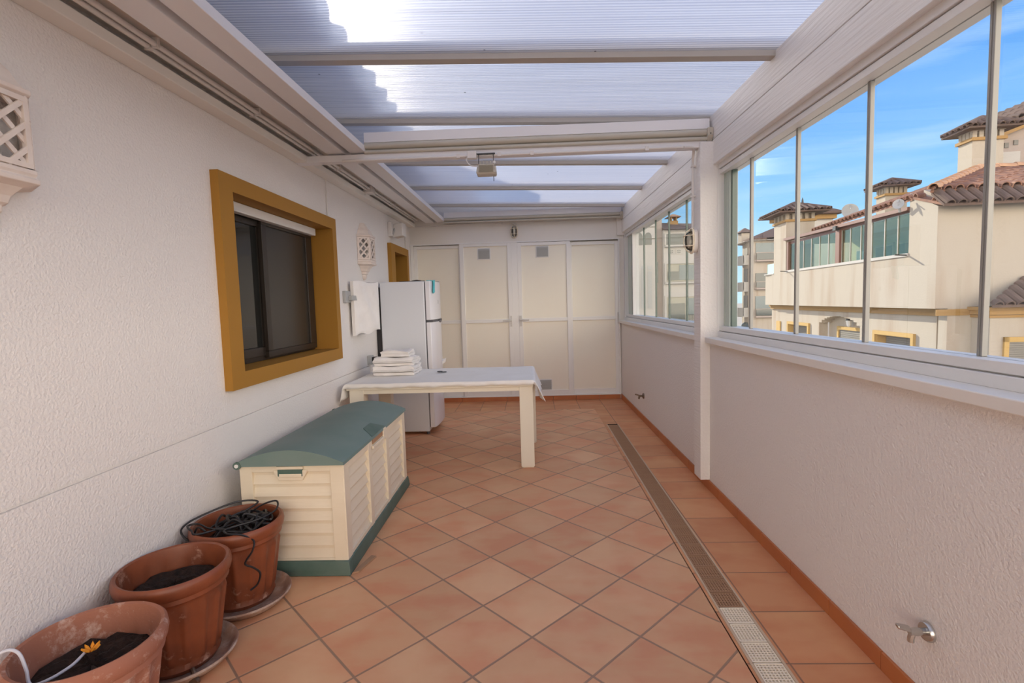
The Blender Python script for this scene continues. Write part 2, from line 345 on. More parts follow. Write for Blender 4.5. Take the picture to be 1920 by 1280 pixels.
def copy_tree(o, dloc):
    c = o.copy(); COL.objects.link(c); c.location = Vector(o.location)+Vector(dloc)
    def rec(a, b):
        for ch in a.children:
            d = ch.copy(); COL.objects.link(d); d.parent = b; rec(ch, d)
    rec(o, c); return c

XL, XR, YB, Y0 = -1.645, 1.28, 7.18, -2.4
dz = lambda y: .0115*(y-1.9)              # the house side creeps upwards away from us
roofz = lambda x: 2.655+.034*(1.3-x)

# ================================================================== SETTING
# floor
xl = lambda y: .805+.008*(y-1.77)
mb = MB()
mb.mi = 0; mb.quad((XL, Y0, 0), (.78, Y0, 0), (.81, 6.52, 0), (XL, 6.52, 0))
mb.mi = 1; mb.quad((.78, Y0, 0), (xl(Y0), Y0, 0), (xl(5.68), 5.68, 0), (.805, 5.68, 0))
mb.quad((xl(Y0)+.132, Y0, 0), (XR+.02, Y0, 0), (XR+.02, 5.68, 0), (xl(5.68)+.132, 5.68, 0))
mb.quad((.805, 5.68, 0), (XR+.02, 5.68, 0), (XR+.02, 6.52, 0), (.81, 6.52, 0)); mb.quad((XL, 6.52, 0), (XR+.02, 6.52, 0), (XR+.02, YB+.03, 0), (XL, YB+.03, 0))
mb.mi = 2
a0, a1, b0, b1 = xl(Y0), xl(Y0)+.132, xl(5.68), xl(5.68)+.132
mb.quad((a0, Y0, -.06), (a1, Y0, -.06), (b1, 5.68, -.06), (b0, 5.68, -.06)); mb.quad((a0, Y0, 0), (b0, 5.68, 0), (b0, 5.68, -.06), (a0, Y0, -.06))
mb.quad((a1, Y0, 0), (b1, 5.68, 0), (b1, 5.68, -.06), (a1, Y0, -.06)); mb.quad((b0, 5.68, 0), (b1, 5.68, 0), (b1, 5.68, -.06), (b0, 5.68, -.06))
mb.box(XL-.3, XR+.2, Y0, YB+1.2, -.30, -.07)
tag(mb.build('floor', ['tileD', 'tileS', 'grout']), kind='structure')

# left wall: two window openings, a groove at z .80
mb = MB(); wy = [(2.70, 4.25), (6.10, 6.80)]; XT = XL-.30
mb.box(XT, XL, Y0, YB, -.07, .794); mb.box(XT, XL-.012, Y0, YB, .794, .806)
mb.box(XT, XL, Y0, YB, .806, 1.0); mb.box(XT, XL, Y0, 2.70, 1.0, 2.10); mb.box(XT, XL, 4.25, 6.10, 1.0, 2.10); mb.box(XT, XL, 6.80, YB, 1.0, 2.10)
mb.box(XT, XL, Y0, YB, 2.10, 2.80)
tag(mb.build('wall_left', 'wall'), kind='structure')
# right parapet wall
tag(box('wall_right', 'wall', XR, 1.50, Y0, YB+.1, -.07, 1.072), kind='structure')
# back wall
mb = MB(); mb.box(XL-.1, 1.50, YB, YB+.12, 2.225, 2.80); mb.box(1.265, 1.50, YB, YB+.12, .06, 2.225); mb.box(XL-.1, -1.60, YB, YB+.12, -.07, 2.225)
mb.box(-1.60, 1.265, YB+.05, YB+.12, .0, 2.225)
tag(mb.build('wall_back', 'plaster'), kind='structure')
tag(box('trim_1', 'plaster', 1.235, 1.34, YB-.035, YB, 2.28, 2.53), kind='structure')

# skirtings
mb = MB(); n = 15
y = Y0
while y < YB:
    y2 = min(y+.326, YB); mb.box(1.268, XR, y+.0015, y2-.0015, 0, .07); y = y2
tag(mb.build('baseboard_right', 'skirt', bevel=.002), kind='structure')
mb = MB(); x = XL
while x < 1.265:
    mb.box(x+.0015, min(x+.326, 1.265)-.0015, YB-.012, YB+.01, 0, .065); x += .326
tag(mb.build('baseboard_back', 'skirt', bevel=.002), kind='structure')

# window sills on the right wall
tag(box('trim_2', 'plaster', 1.243, 1.52, Y0, 3.66, 1.072, 1.112, bevel=.004), kind='structure')
tag(box('trim_3', 'plaster', 1.243, 1.52, 3.80, YB, 1.072, 1.112, bevel=.004), kind='structure')
# post
tag(box('trim_4', 'beam', 1.213, 1.345, 3.66, 3.80, .072, 2.47, bevel=.004), kind='structure')
# big beam, two stacked timbers with an open joint
mb = MB(); mb.box(1.302, 1.43, Y0, YB, 2.31, 2.479); mb.box(1.302, 1.43, Y0, YB, 2.483, 2.652); mb.box(1.32, 1.42, Y0, YB, 2.40, 2.60)
tag(mb.build('trim_5', 'beam', bevel=.003), kind='structure')

# plaster ledge on the house wall, and timber fascias, creeping up with dz
def run(x0, x1, z0, z1, ya, yb):
    mb.hexa([(x0, ya, z0+dz(ya)), (x1, ya, z0+dz(ya)), (x1, yb, z0+dz(yb)), (x0, yb, z0+dz(yb)), (x0, ya, z1+dz(ya)), (x1, ya, z1+dz(ya)), (x1, yb, z1+dz(yb)), (x0, yb, z1+dz(yb))])
mb = MB(); run(XL, -1.560, 2.42, 2.468, Y0, YB)
tag(mb.build('trim_6', 'plaster', bevel=.004), kind='structure')
mb = MB(); run(XL, -1.40, 2.535, 2.60, Y0, YB)
tag(mb.build('trim_7', 'plaster'), kind='structure')
for ya, yb in ((Y0, 3.69), (3.80, YB)):
    pass
mb = MB(); run(-1.416, -1.290, 2.473, 2.60, Y0, YB)
tag(mb.build('trim_8', 'beamX', bevel=.003), kind='structure')
mb = MB(); run(-1.247, -1.135, 2.473, 2.519, Y0, YB); run(-1.290, -1.247, 2.560, 2.59, Y0, YB); run(-1.253, -1.247, 2.515, 2.59, Y0, YB)
tag(mb.build('trim_9', 'beamX', bevel=.003), kind='structure')

# roof: sheets, glazing bars
root = thing('ceiling', (0, 0, 2.65), None, None, kind='structure')
RY = [-2.45, -1.4, -.35, .70, 1.75, 2.80, 3.75, 4.85, 5.90, 6.95, 7.35]
for i in range(len(RY)-1):
    mb = MB(); ya, yb = RY[i]+.008, RY[i+1]-.008; xa, xb = XL, 1.46
    mb.hexa([(xa, ya, roofz(xa)), (xb, ya, roofz(xb)), (xb, yb, roofz(xb)), (xa, yb, roofz(xa)), (xa, ya, roofz(xa)+.016), (xb, ya, roofz(xb)+.016), (xb, yb, roofz(xb)+.016), (xa, yb, roofz(xa)+.016)])
    mb.build('roof_sheet', 'poly', root)
for y in RY[:-1]:
    mb = MB(); xa, xb = XL, 1.302
    for (w, z0, z1, xe) in ((.030, -.030, -.002, xb), (.022, -.002, .018, 1.46), (.030, .018, .062, 1.46)):
        mb.hexa([(xa, y-w, roofz(xa)+z0), (xe, y-w, roofz(xe)+z0), (xe, y+w, roofz(xe)+z0), (xa, y+w, roofz(xa)+z0), (xa, y-w, roofz(xa)+z1), (xe, y-w, roofz(xe)+z1), (xe, y+w, roofz(xe)+z1), (xa, y+w, roofz(xa)+z1)])
    mb.build('glazing_bar', 'bar', root)

# cross members
def crossbeam(yf, x0, x1, zt, zb, zp, plank):
    r = thing('trim_10' if plank else 'trim_11', (0, yf, zb), None, None, kind='structure')
    box('beam', 'beamX', x0, x1, yf+.02, yf+.12, zb, zt, r, bevel=.003)
    mb = MB(); mb.lathe((x0, yf+.035, zb-.022), [(.024, 0), (.024, x1-x0-.02)], 16, axis='x'); mb.build('roller_tube', 'rail', r, smooth=True)
    mb = MB(); mb.box(x0, x1-.02, yf+.03, yf+.10, zb-.062, zb-.048); mb.box(x0, x1-.02, yf+.075, yf+.10, zb-.06, zb)
    mb.lathe((x0, yf+.025, zb-.066), [(.013, 0), (.013, x1-x0-.02)], 12, axis='x'); mb.build('front_rail', 'rail', r, smooth=True)
    mb = MB(); pr = [(yf-.005, zb+.004), (yf+.07, zb+.004), (yf+.07, zb-.085), (yf+.02, zb-.085), (yf-.005, zb-.05)]
    mb.loft([[(x1-.02, a, b) for a, b in pr], [(x1+.018, a, b) for a, b in pr]]); mb.build('end_cap', 'rail', r, bevel=.004)
    mb = MB(); mb.lathe((x1-.002, yf-.008, zb-.038), [(.004, 0), (.004, .003)], 10, axis='y'); mb.build('screw', 'dark', r)
    if plank: box('plank', 'beamX', XL, 1.30, yf+.03, yf+.105, zp, zb-.075, r, bevel=.003)
    return r
crossbeam(3.655, -1.14, 1.283, 2.628, 2.558, 2.437, True)
crossbeam(7.04, -1.14, 1.285, 2.655, 2.578, 2.44, False)

# ---------------- glazed sliding curtains (right)
def curtain(idx, ya, yb, mull, wide, gm, sm='mull'):
    r = thing('window_%d' % idx, (1.40, ya, 1.11), None, None, kind='structure')
    mb = MB(); mb.box(1.335, 1.46, ya, yb, 1.112, 1.152); mb.box(1.345, 1.45, ya, yb, 1.157, 1.190); mb.box(1.36, 1.44, ya, yb, 1.15, 1.16); mb.build('bottom_track', 'alu', r, bevel=.002)
    mb = MB(); mb.box(1.335, 1.46, ya, yb, 2.278, 2.312); mb.box(1.345, 1.45, ya, yb, 2.243, 2.274); mb.box(1.36, 1.44, ya, yb, 2.27, 2.28); mb.build('top_track', 'alu', r, bevel=.002)
    ms = sorted(mull); ed = [ya+.0]+ms+[yb]
    for a, b in zip(ed[:-1], ed[1:]):
        if b-a > .05: mb = MB(); mb.box(1.396, 1.404, a+.008, b-.008, 1.19, 2.243); mb.build('pane', gm, r)
    for m_ in ms:
        mb = MB(); mb.box(1.391, 1.409, m_-wide, m_-.001, 1.19, 2.243); mb.box(1.391, 1.409, m_+.001, m_+wide, 1.19, 2.243); mb.build('stile', sm, r, bevel=.002)
    return r
w3 = curtain(3, Y0, 3.66, [1.62-.55*i for i in range(8) if 1.62-.55*i > Y0+.1]+[2.17, 2.724, 3.27], .010, 'glass')
mb = MB(); mb.box(1.33, 1.47, 3.655, 3.69, 1.112, 2.31); mb.build('jamb', 'alu', w3)
mb = MB()
for k in range(4): mb.box(1.375+.0*k, 1.425, 3.555+k*.026, 3.555+k*.026+.021, 1.19, 2.243)
mb.build('parked_pane', 'glass_edge', w3); w3.children[-1]['label'] = 'edge of stacked open panes, pale green'
mb = MB(); mb.box(1.386, 1.420, 3.535, 3.555, 1.19, 2.243); mb.build('seal', 'glass_edge_d', w3)
w4 = curtain(4, 3.80, YB, [4.02, 4.575, 5.139, 5.67, 6.237], .004, 'glass_far', 'glass_edge_d')
mb = MB(); mb.box(1.33, 1.46, YB-.06, YB, 1.112, 2.31); mb.box(1.36, 1.44, 6.72, 6.76, 1.19, 2.243); mb.build('jamb', 'alu', w4)
box('parked_pane', 'glass_edge', 1.38, 1.42, 6.90, 7.12, 1.19, 2.243, w4); box('seal', 'glass_edge_d', 1.385, 1.415, 6.76, 6.90, 1.19, 2.243, w4)

# ---------------- ochre framed windows (left)
def ring(mb, x0, x1, ya, yb, za, zb, ia, ib, ja, jb):
    mb.box(x0, x1, ya, yb, za, ja); mb.box(x0, x1, ya, yb, jb, zb); mb.box(x0, x1, ya, ia, ja, jb); mb.box(x0, x1, ib, yb, ja, jb)
w1 = thing('window_1', (XL, 3.47, .967), None, None, kind='structure')
mb = MB(); ring(mb, XL-.005, -1.60, 2.66, 4.28, .967, 2.135, 2.785, 4.20, 1.058, 2.045); ring(mb, -1.90, XL-.005, 2.70, 4.25, 1.0, 2.10, 2.785, 4.20, 1.058, 2.045); mb.build('window_frame', 'ochre', w1)
mb = MB(); ring(mb, -1.86, -1.80, 2.785, 4.20, 1.058, 2.045, 2.83, 4.155, 1.10, 1.99); ring(mb, -1.825, -1.79, 2.83, 3.46, 1.09, 2.0, 2.88, 3.38, 1.15, 1.95); mb.build('sash', 'sash', w1, bevel=.003)
mb = MB(); ring(mb, -1.80, -1.765, 3.38, 4.16, 1.075, 2.0, 3.44, 4.05, 1.12, 1.965); mb.build('sash', 'sash', w1, bevel=.003)
box('pane', 'dglass', -1.812, -1.806, 2.88, 3.38, 1.15, 1.95, w1); box('insect_screen', 'screen', -1.786, -1.780, 3.44, 4.05, 1.12, 1.965, w1)
box('roller_blind', 'alu', -1.77, -1.72, 2.79, 4.15, 1.985, 2.043, w1, bevel=.006)
box('backing', 'black', -1.94, -1.925, 2.6, 4.3, .95, 2.15, w1)
w2 = thing('window_2', (XL, 6.45, .967), None, None, kind='structure')
mb = MB(); ring(mb, XL-.005, -1.60, 6.00, 6.87, .967, 2.14, 6.17, 6.77, 1.058, 2.05); ring(mb, -1.90, XL-.005, 6.10, 6.80, 1.0, 2.10, 6.17, 6.77, 1.058, 2.05); mb.build('window_frame', 'ochre', w2)
mb = MB(); ring(mb, -1.86, -1.80, 6.17, 6.77, 1.058, 2.05, 6.22, 6.72, 1.10, 2.0); mb.build('sash', 'sash', w2); box('pane', 'dglass', -1.84, -1.83, 6.22, 6.72, 1.10, 2.0, w2)
box('backing', 'black', -1.94, -1.925, 6.0, 6.9, .95, 2.15, w2)

# ---------------- cupboard doors in the back wall
def cdoor(i, x0, x1, y, inner, vents, handle, zt=2.215, rails=True):
    r = thing('door_%d' % i, ((x0+x1)/2, y, .065), None, None, kind='structure')
    f0, f1 = inner; mb = MB(); z0 = .075
    mb.box(x0, f0, y, y+.035, z0, zt); mb.box(f1, x1, y, y+.035, z0, zt); mb.box(f0, f1, y, y+.035, z0, .145); mb.box(f0, f1, y, y+.035, zt-.045, zt); mb.box(f0, f1, y, y+.035, 1.12, 1.168)
    mb.build('frame', 'door_frame', r, bevel=.003)
    box('panel', 'panel', f0-.01, f1+.01, y+.018, y+.026, .12, 1.15, r); box('panel', 'panel', f0-.01, f1+.01, y+.018, y+.026, 1.15, zt-.02, r)
    for (a, b, c, d) in vents:
        v = MB(); v.box(a-.012, b+.012, y+.010, y+.018, c-.012, d+.012); v.build('vent', 'alu', r, bevel=.003)
        s_ = MB(); k = c+.010; s_.box(a, b, y+.0085, y+.0101, c, d)
        while k < d-.01: s_.box(a, b, y+.003, y+.0095, k-.008, k-.003); k += .011
        g_ = s_.build('vent_slats', 'grey', r)
    if handle:
        hx, sg = handle; mb = MB(); mb.box(hx-.014, hx+.014, y-.008, y, 1.06, 1.21); mb.tube([(hx, y-.008, 1.15), (hx, y-.045, 1.15), (hx+sg*.02, y-.052, 1.15), (hx+sg*.115, y-.05, 1.148)], .010); mb.build('handle', 'handle', r, smooth=True)
    return r
cdoor(1, -1.60, -.955, YB+.012, (-1.555, -.975), [], None, 2.22)
cdoor(2, -.955, -.225, YB-.022, (-.895, -.285), [(-.69, -.53, 2.015, 2.155), (-.67, -.50, .145, .185)], (-.255, -1), 2.232)
cdoor(3, -.145, .592, YB-.022, (-.09, .535), [(.125, .285, 2.02, 2.16), (.13, .29, .155, .29)], (-.118, 1), 2.222)
cdoor(4, .592, 1.262, YB+.004, (.612, 1.205), [], None, 2.21)
mb = MB(); mb.box(1.235, 1.255, YB-.012, YB+.004, 1.06, 1.22); mb.tube([(1.245, YB-.012, 1.20), (1.245, YB-.04, 1.19), (1.245, YB-.04, 1.09), (1.245, YB-.012, 1.08)], .007)
mb.build('handle', 'handle', bpy.data.objects['door_4'], smooth=True)
mb = MB(); mb.box(-.225, -.145, YB-.02, YB+.01, .065, 2.232); mb.box(XL, 1.268, YB-.028, YB+.05, 2.225, 2.24); mb.box(XL, 1.268, YB-.03, YB+.05, .063, .078); mb.box(1.25, 1.268, YB-.03, YB, .078, 2.225); mb.box(XL+.003, -1.60, YB-.02, YB, .065, 2.24)
tag(mb.build('trim_12', 'door_frame', bevel=.002), kind='structure')

# ================================================================== THINGS INDOORS
# ---------------- drain channel and its grates
dr = thing('floor_drain', (.87, 1.7, -.005), 'long narrow floor drain channel frame running beside the parapet wall skirting', 'drain')
mb = MB()
for o_ in (0, .122):
    mb.hexa([(xl(Y0)+o_, Y0, -.05), (xl(Y0)+o_+.010, Y0, -.05), (xl(5.68)+o_+.010, 5.68, -.05), (xl(5.68)+o_, 5.68, -.05), (xl(Y0)+o_, Y0, .003), (xl(Y0)+o_+.010, Y0, .003), (xl(5.68)+o_+.010, 5.68, .003), (xl(5.68)+o_, 5.68, .003)])
mb.build('rim', 'grate_frame', dr)
def grate_mesh(m, name):
    mb = MB(); L_ = .1125; w = .108
    mb.box(-w/2, w/2, 0, .0085, -.012, .0016); mb.box(-w/2, w/2, L_-.0075, L_, -.012, .0016); mb.box(-w/2, -w/2+.006, 0, L_, -.012, .001); mb.box(w/2-.006, w/2, 0, L_, -.012, .001)
    nb = 7
    for i in range(1, nb+1):
        x_ = -w/2+.003+(w-.006)*i/(nb+1); mb.box(x_-.0024, x_+.0024, .005, L_-.005, -.006, .0004)
    for i in range(1, nb+1):
        y_ = .003+(L_-.006)*i/(nb+1); mb.box(-w/2+.005, w/2-.005, y_-.0024, y_+.0024, -.0065, .0008)
    for dx_ in (-.027, .027):          # solid knots towards the middle
        for dy_ in (-.027, .027): mb.box(dx_-.004, dx_+.004, L_/2+dy_-.004, L_/2+dy_+.004, -.0075, .0012)
    return mb
gproto = {}
for k in range(-6, 29):
    ya = 2.231+.118*k; c = 'grate_white' if k < 0 else 'grate_brown'
    if ya+.118 > 5.69: break
    if c not in gproto:
        ob = grate_mesh(c, c).build('drain_grate', c); gproto[c] = ob
    else:
        ob = gproto[c].copy(); COL.objects.link(ob)
    ob.location = (xl(ya)+.0665, ya, 0); ob.rotation_euler[2] = -.008
    if k < 0: tag(ob, 'clean white square grate in the near end of the floor drain', 'drain grate', 'white grates at the near end of the floor drain')
    else: tag(ob, 'dirt-browned square grate in the long floor drain, beyond the white ones', 'drain grate', 'browned grates of the floor drain')

# ---------------- plastic storage box
BX0, BX1, BY0, BY1 = -1.530, -.985, 2.545, 3.835
sb = thing('storage_box', (-1.25, 3.19, 0), 'cream plastic deck storage box with a domed faded green lid, beside the terracotta pots', 'storage box')
mb = MB()
mb.box(BX0+.02, BX1-.02, BY0+.02, BY1-.02, .05, .585)                       # inner shell
ex = lambda z: .012*(z/.6)                                                   # slight flare
# corner posts and frames
for (a, b) in ((BX0, BX0+.065), (BX1-.068, BX1)):
    for (c, d) in ((BY0, BY0+.03), (BY1-.03, BY1)): mb.box(a, b, c, d, .06, .598)
mb.box(BX0+.06, BX1-.06, BY0+.002, BY0+.029, .555, .597); mb.box(BX0+.06, BX1-.06, BY1-.029, BY1-.002, .555, .597); mb.box(BX0+.06, BX1-.06, BY0+.002, BY0+.028, .061, .088)
for c, d in ((BY0+.003, BY0+.075), (2.955, 3.01), (3.325, 3.385), (BY1-.075, BY1-.003)): mb.box(BX1-.03, BX1+.004, c, d, .061, .601)
mb.box(BX1-.03, BX1+.002, BY0+.004, BY1-.004, .548, .600); mb.box(BX1-.03, BX1+.002, BY0+.004, BY1-.004, .062, .10)
# lapped planks, end face and side face
for k in range(7):
    z0 = .088+k*.0667; z1 = z0+.0667
    mb.hexa([(BX0+.06, BY0+.008, z0), (BX1-.06, BY0+.008, z0), (BX1-.06, BY0+.03, z0), (BX0+.06, BY0+.03, z0), (BX0+.06, BY0+.025, z1), (BX1-.06, BY0+.025, z1), (BX1-.06, BY0+.03, z1), (BX0+.06, BY0+.03, z1)])
    for c, d in ((BY0+.07, 2.96), (3.005, 3.33), (3.38, BY1-.07)):
        mb.hexa([(BX1-.03, c, z0), (BX1-.006, c, z0), (BX1-.006, d, z0), (BX1-.03, d, z0), (BX1-.03, c, z1), (BX1-.026, c, z1), (BX1-.026, d, z1), (BX1-.03, d, z1)])
mb.build('body', 'cream', sb, bevel=.003)
mb = MB(); X0_, X1_ = -1.352, -1.168                                          # recessed carrying handle, raised cream surround
mb.hexa([(X0_+.03, BY0-.006, .512), (X1_-.03, BY0-.006, .512), (X1_-.03, BY0+.02, .512), (X0_+.03, BY0+.02, .512), (X0_, BY0-.006, .565), (X1_, BY0-.006, .565), (X1_, BY0+.02, .565), (X0_, BY0+.02, .565)])
mb.build('handle_surround', 'cream', sb, bevel=.003)
mb = MB(); mb.box(-1.325, -1.195, BY0-.0075, BY0+.01, .535, .583); mb.build('handle_recess', 'green', sb); mb = MB(); mb.box(-1.33, -1.19, BY0-.012, BY0, .572, .588); mb.box(-1.318, -1.20, BY0-.010, BY0, .530, .548); mb.build('handle_grip', 'cream', sb, bevel=.002)
mb = MB(); mb.box(BX1+.001, BX1+.016, 3.02, 3.245, .532, .552); mb.box(BX1+.002, BX1+.015, 3.245, 3.30, .531, .603); mb.build('latch', 'cream', sb, bevel=.003)
mb = MB(); mb.box(BX1+.0045, BX1+.008, 3.03, 3.24, .56, .595); mb.build('latch_recess', 'grate_brown', sb)
# domed lid
prof = []; nA = 18
for i in range(nA+1):
    t = i/nA; x_ = -1.548+(.975*-1+1.548)*t; prof.append((x_, .607+.068*math.sin(math.pi*t)**.9))
inner = [(x_*.985-.018, z_-.016) for x_, z_ in prof][::-1]
mb = MB(); ringp = [(-1.548, .592)]+prof+[(-.972, .592)]
def lidring(y): return [(a, y, b) for a, b in ringp]
mb.loft([lidring(BY0-.018), lidring(BY1+.018)])
mb.build('lid', 'lid', sb, smooth=True)
mb = MB(); mb.hexa([(-1.055, 3.10, .60), (-.976, 3.02, .59), (-.976, 3.29, .59), (-1.055, 3.24, .60), (-1.055, 3.10, .6435), (-.976, 3.02, .6105), (-.976, 3.29, .6105), (-1.055, 3.24, .6435)]); mb.build('lid_notch', 'green', sb)
for y in (BY0-.022, BY1+.012):
    mb = MB(); mb.lathe((-1.531, y, .598), [(.020, 0), (.020, .012)], 18, axis='y'); mb.build('hinge', 'green', sb, smooth=True)
    mb = MB(); mb.lathe((-1.531, y-.004, .598), [(.010, 0), (.010, .012)], 14, axis='y'); mb.build('hinge_pin', 'alu', sb, smooth=True)
mb = MB(); b0, b1 = BX0-.012, BX1+.010
def skirt_ring(g, z): return [(b0-g, BY0-.012-g, z), (b1+g, BY0-.012-g, z), (b1+g, BY1+.012+g, z), (b0-g, BY1+.012+g, z)]
mb.loft([skirt_ring(.008, .002), skirt_ring(.006, .035), skirt_ring(0, .075), skirt_ring(-.01, .078)])
mb.build('base', 'green', sb, bevel=.003)
mb = MB(); mb.hexa([(-.965, 2.545, .001), (-.935, 2.56, .001), (-.89, 2.72, .001), (-.92, 2.73, .001), (-.965, 2.545, .010), (-.935, 2.56, .010), (-.89, 2.72, .010), (-.92, 2.73, .010)])
tag(mb.build('wooden_wedge', 'wood', org=(-.93, 2.63, 0)), 'thin brown wooden shim lying at the near corner of the storage box', 'wedge')

# ---------------- terracotta pots
def pot(name, cx, cy, z0, m, label, H_=.385, R=.204):
    r = thing(name, (cx, cy, z0), label, 'flower pot')
    fl = lambda a, z: 1 + (0.055*abs(math.cos(a*8))**5 if (z0+.05 < z < z0+H_-.10) else 0)
    rb = .132; P_ = []
    for t in [0, .06, .07, .13, .2, .3, .4, .5, .6, .7, .745]:
        P_.append((rb+(R-.028-rb)*t/.78, z0+H_*t))
    P_[1] = (rb+.012, z0+.02); P_[2] = (rb+.006, z0+.04)
    rim = [(R-.024, z0+H_*.785), (R-.014, z0+H_*.80), (R-.016, z0+H_*.84), (R-.004, z0+H_*.88), (R, z0+H_*.93), (R-.003, z0+H_*.98), (R-.011, z0+H_), (R-.021, z0+H_*.99), (R-.026, z0+H_*.93), (R-.030, z0+H_*.85), (R-.042, z0+H_*.70), (R-.05, z0+H_*.6)]
    mb = MB(); mb.lathe((cx, cy, 0), P_+rim, 144, cap=True, fn=fl); mb.build('shell', m, r, smooth=True)
    mb = MB(); rings = []
    rng = random.Random(hash(round(cx*1000)) & 255)
    for q in range(8):
        rr = (R-.036)*(q/7); rings.append([(cx+rr*math.cos(2*math.pi*j/30), cy+rr*math.sin(2*math.pi*j/30), z0+H_*.775+rng.uniform(-.010, .014)-(.012 if q == 7 else 0)) for j in range(30)])
    mb.loft(rings, cap=False); mb.build('soil', 'soil', r, smooth=True)
    return r
def saucer(cx, cy, R, label):
    r = thing('pot_saucer', (cx, cy, 0), label, 'saucer')
    mb = MB(); mb.lathe((cx, cy, 0), [(R*.72, .001), (R*.78, .003), (R*.94, .030), (R, .046), (R-.004, .053), (R-.013, .050), (R*.84, .022), (R*.78, .016), (0.002, .016)], 56); mb.build('dish', 'saucer', r, smooth=True)
    return r
pot('flower_pot', -1.392, 1.461, .001, 'terra_old', 'nearest and palest weathered terracotta pot, an orange blossom lying on its soil', .40, .206)
pot('flower_pot', -1.440, 1.905, .017, 'terra', 'dark terracotta pot holding bare soil, between its two neighbours, on a saucer')
pot('flower_pot', -1.424, 2.325, .017, 'terra', 'terracotta pot filled with tangled black cable, next to the storage box')
s2 = saucer(-1.425, 1.895, .200, 'round clay saucer with a pale rim under the pot of bare soil')
saucer(-1.40, 2.305, .207, 'round weathered clay saucer under the pot holding black cable')
mb = MB(); mb.lathe((-1.290, 1.765, .018), [(.017, -.008), (.017, .008)], 16, axis='y'); mb.tube([(-1.29, 1.765, .018), (-1.30, 1.78, .036), (-1.32, 1.80, .040)], .009)
tag(mb.build('caster_wheel', 'brass', org=(-1.29, 1.765, 0), smooth=True), 'small dark caster wheel lying against the rim of the middle saucer', 'caster')
# blossom, white cable
mb = MB()
for k in range(7):
    a = k*.9+.3; mb.hexa([(-1.425+.002*math.cos(a), 1.50+.002*math.sin(a), .328)]*1+[(-1.425+.018*math.cos(a-.35), 1.50+.018*math.sin(a-.35), .336), (-1.425+.026*math.cos(a), 1.50+.026*math.sin(a), .345), (-1.425+.018*math.cos(a+.35), 1.50+.018*math.sin(a+.35), .336), (-1.425, 1.50, .334), (-1.425+.016*math.cos(a-.3), 1.50+.016*math.sin(a-.3), .342), (-1.425+.024*math.cos(a), 1.50+.024*math.sin(a), .350), (-1.425+.016*math.cos(a+.3), 1.50+.016*math.sin(a+.3), .342)])
tag(mb.build('blossom', 'flower', org=(-1.425, 1.50, .325)), 'small fallen orange blossom on the soil of the nearest pot', 'flower')
P = smooth_pts([(-1.63, 1.25, .36), (-1.60, 1.32, .40), (-1.565, 1.365, .425), (-1.53, 1.375, .415), (-1.50, 1.365, .37), (-1.475, 1.35, .335), (-1.44, 1.37, .335), (-1.42, 1.42, .338), (-1.43, 1.47, .335), (-1.44, 1.495, .332)], 8)
mb = MB(); mb.tube(P, .0045); tag(mb.build('thin_cable', 'cableW', org=(-1.5, 1.37, .33), smooth=True), 'thin pale grey cable looping over the rim into the nearest pot', 'cable')
# black cable tangle
rg = random.Random(5); pts = []
cx, cy, zc = -1.424, 2.325, .350
for k in range(64):
    a = k*.83+rg.uniform(-.35, .35); rr = rg.uniform(.03, .135) if k % 5 else rg.uniform(.10, .155)
    e_ = rg.uniform(0, .045)
    pts.append((cx+.012+rr*math.cos(a)*.95, cy+.02+rr*math.sin(a), zc+e_+(.045 if rr < .10 else 0)*rg.random()))
mb = MB(); mb.tube(smooth_pts(pts, 7), .0058, 6)
P = smooth_pts([pts[-1], (-1.36, 2.42, .43), (-1.29, 2.44, .445), (-1.275, 2.40, .415), (-1.31, 2.30, .41), (-1.40, 2.20, .41), (-1.36, 2.14, .415), (-1.31, 2.16, .40), (-1.275, 2.19, .36), (-1.272, 2.17, .32), (-1.30, 2.155, .27), (-1.275, 2.175, .24), (-1.26, 2.20, .20), (-1.275, 2.20, .15), (-1.30, 2.18, .13)], 7)
mb.tube(P, .0045, 6)
P = smooth_pts([pts[3], (-1.40, 2.47, .43), (-1.50, 2.44, .44), (-1.60, 2.30, .425), (-1.625, 2.22, .405), (-1.60, 2.20, .37), (-1.575, 2.21, .36), (-1.55, 2.22, .41), (-1.50, 2.20, .40)], 7)
mb.tube(P, .0045, 6)
P = smooth_pts([pts[9], (-1.50, 2.18, .40), (-1.56, 2.19, .41), (-1.61, 2.24, .41), (-1.58, 2.27, .405), (-1.5, 2.23, .40), (-1.42, 2.22, .40)], 7); mb.tube(P, .0045, 6)
mb.lathe((-1.345, 2.37, .395), [(.016, -.045), (.018, 0), (.016, .045)], 12, axis='x')
tag(mb.build('cable_tangle', 'black', org=(cx, cy, .35), smooth=True), 'tangled black cable heaped in the pot beside the storage box, one end hanging out', 'cable')

# ---------------- table with cloth
tb = thing('dining_table', (-.78, 4.65, 0), 'long cream table with thick square legs under a white cloth', 'table')
box('tabletop', 'table', -1.56, .018, 4.205, 5.10, .695, .742, tb, bevel=.004)
box('apron', 'table', -1.53, -.01, 4.225, 4.25, .66, .695, tb); box('apron', 'table', -.02, .005, 4.25, 5.05, .66, .695, tb)
for (a, b, c, d) in ((-.100, .014, 4.218, 4.330), (-.070, .040, 4.97, 5.08), (-1.540, -1.420, 4.218, 4.330), (-1.520, -1.400, 4.97, 5.08)):
    mb = MB(); mb.box(a, b, c, d, .012, .695); mb.box(a+.006, b-.006, c+.006, d-.006, 0, .012); mb.build('leg', 'table', tb, bevel=.003)
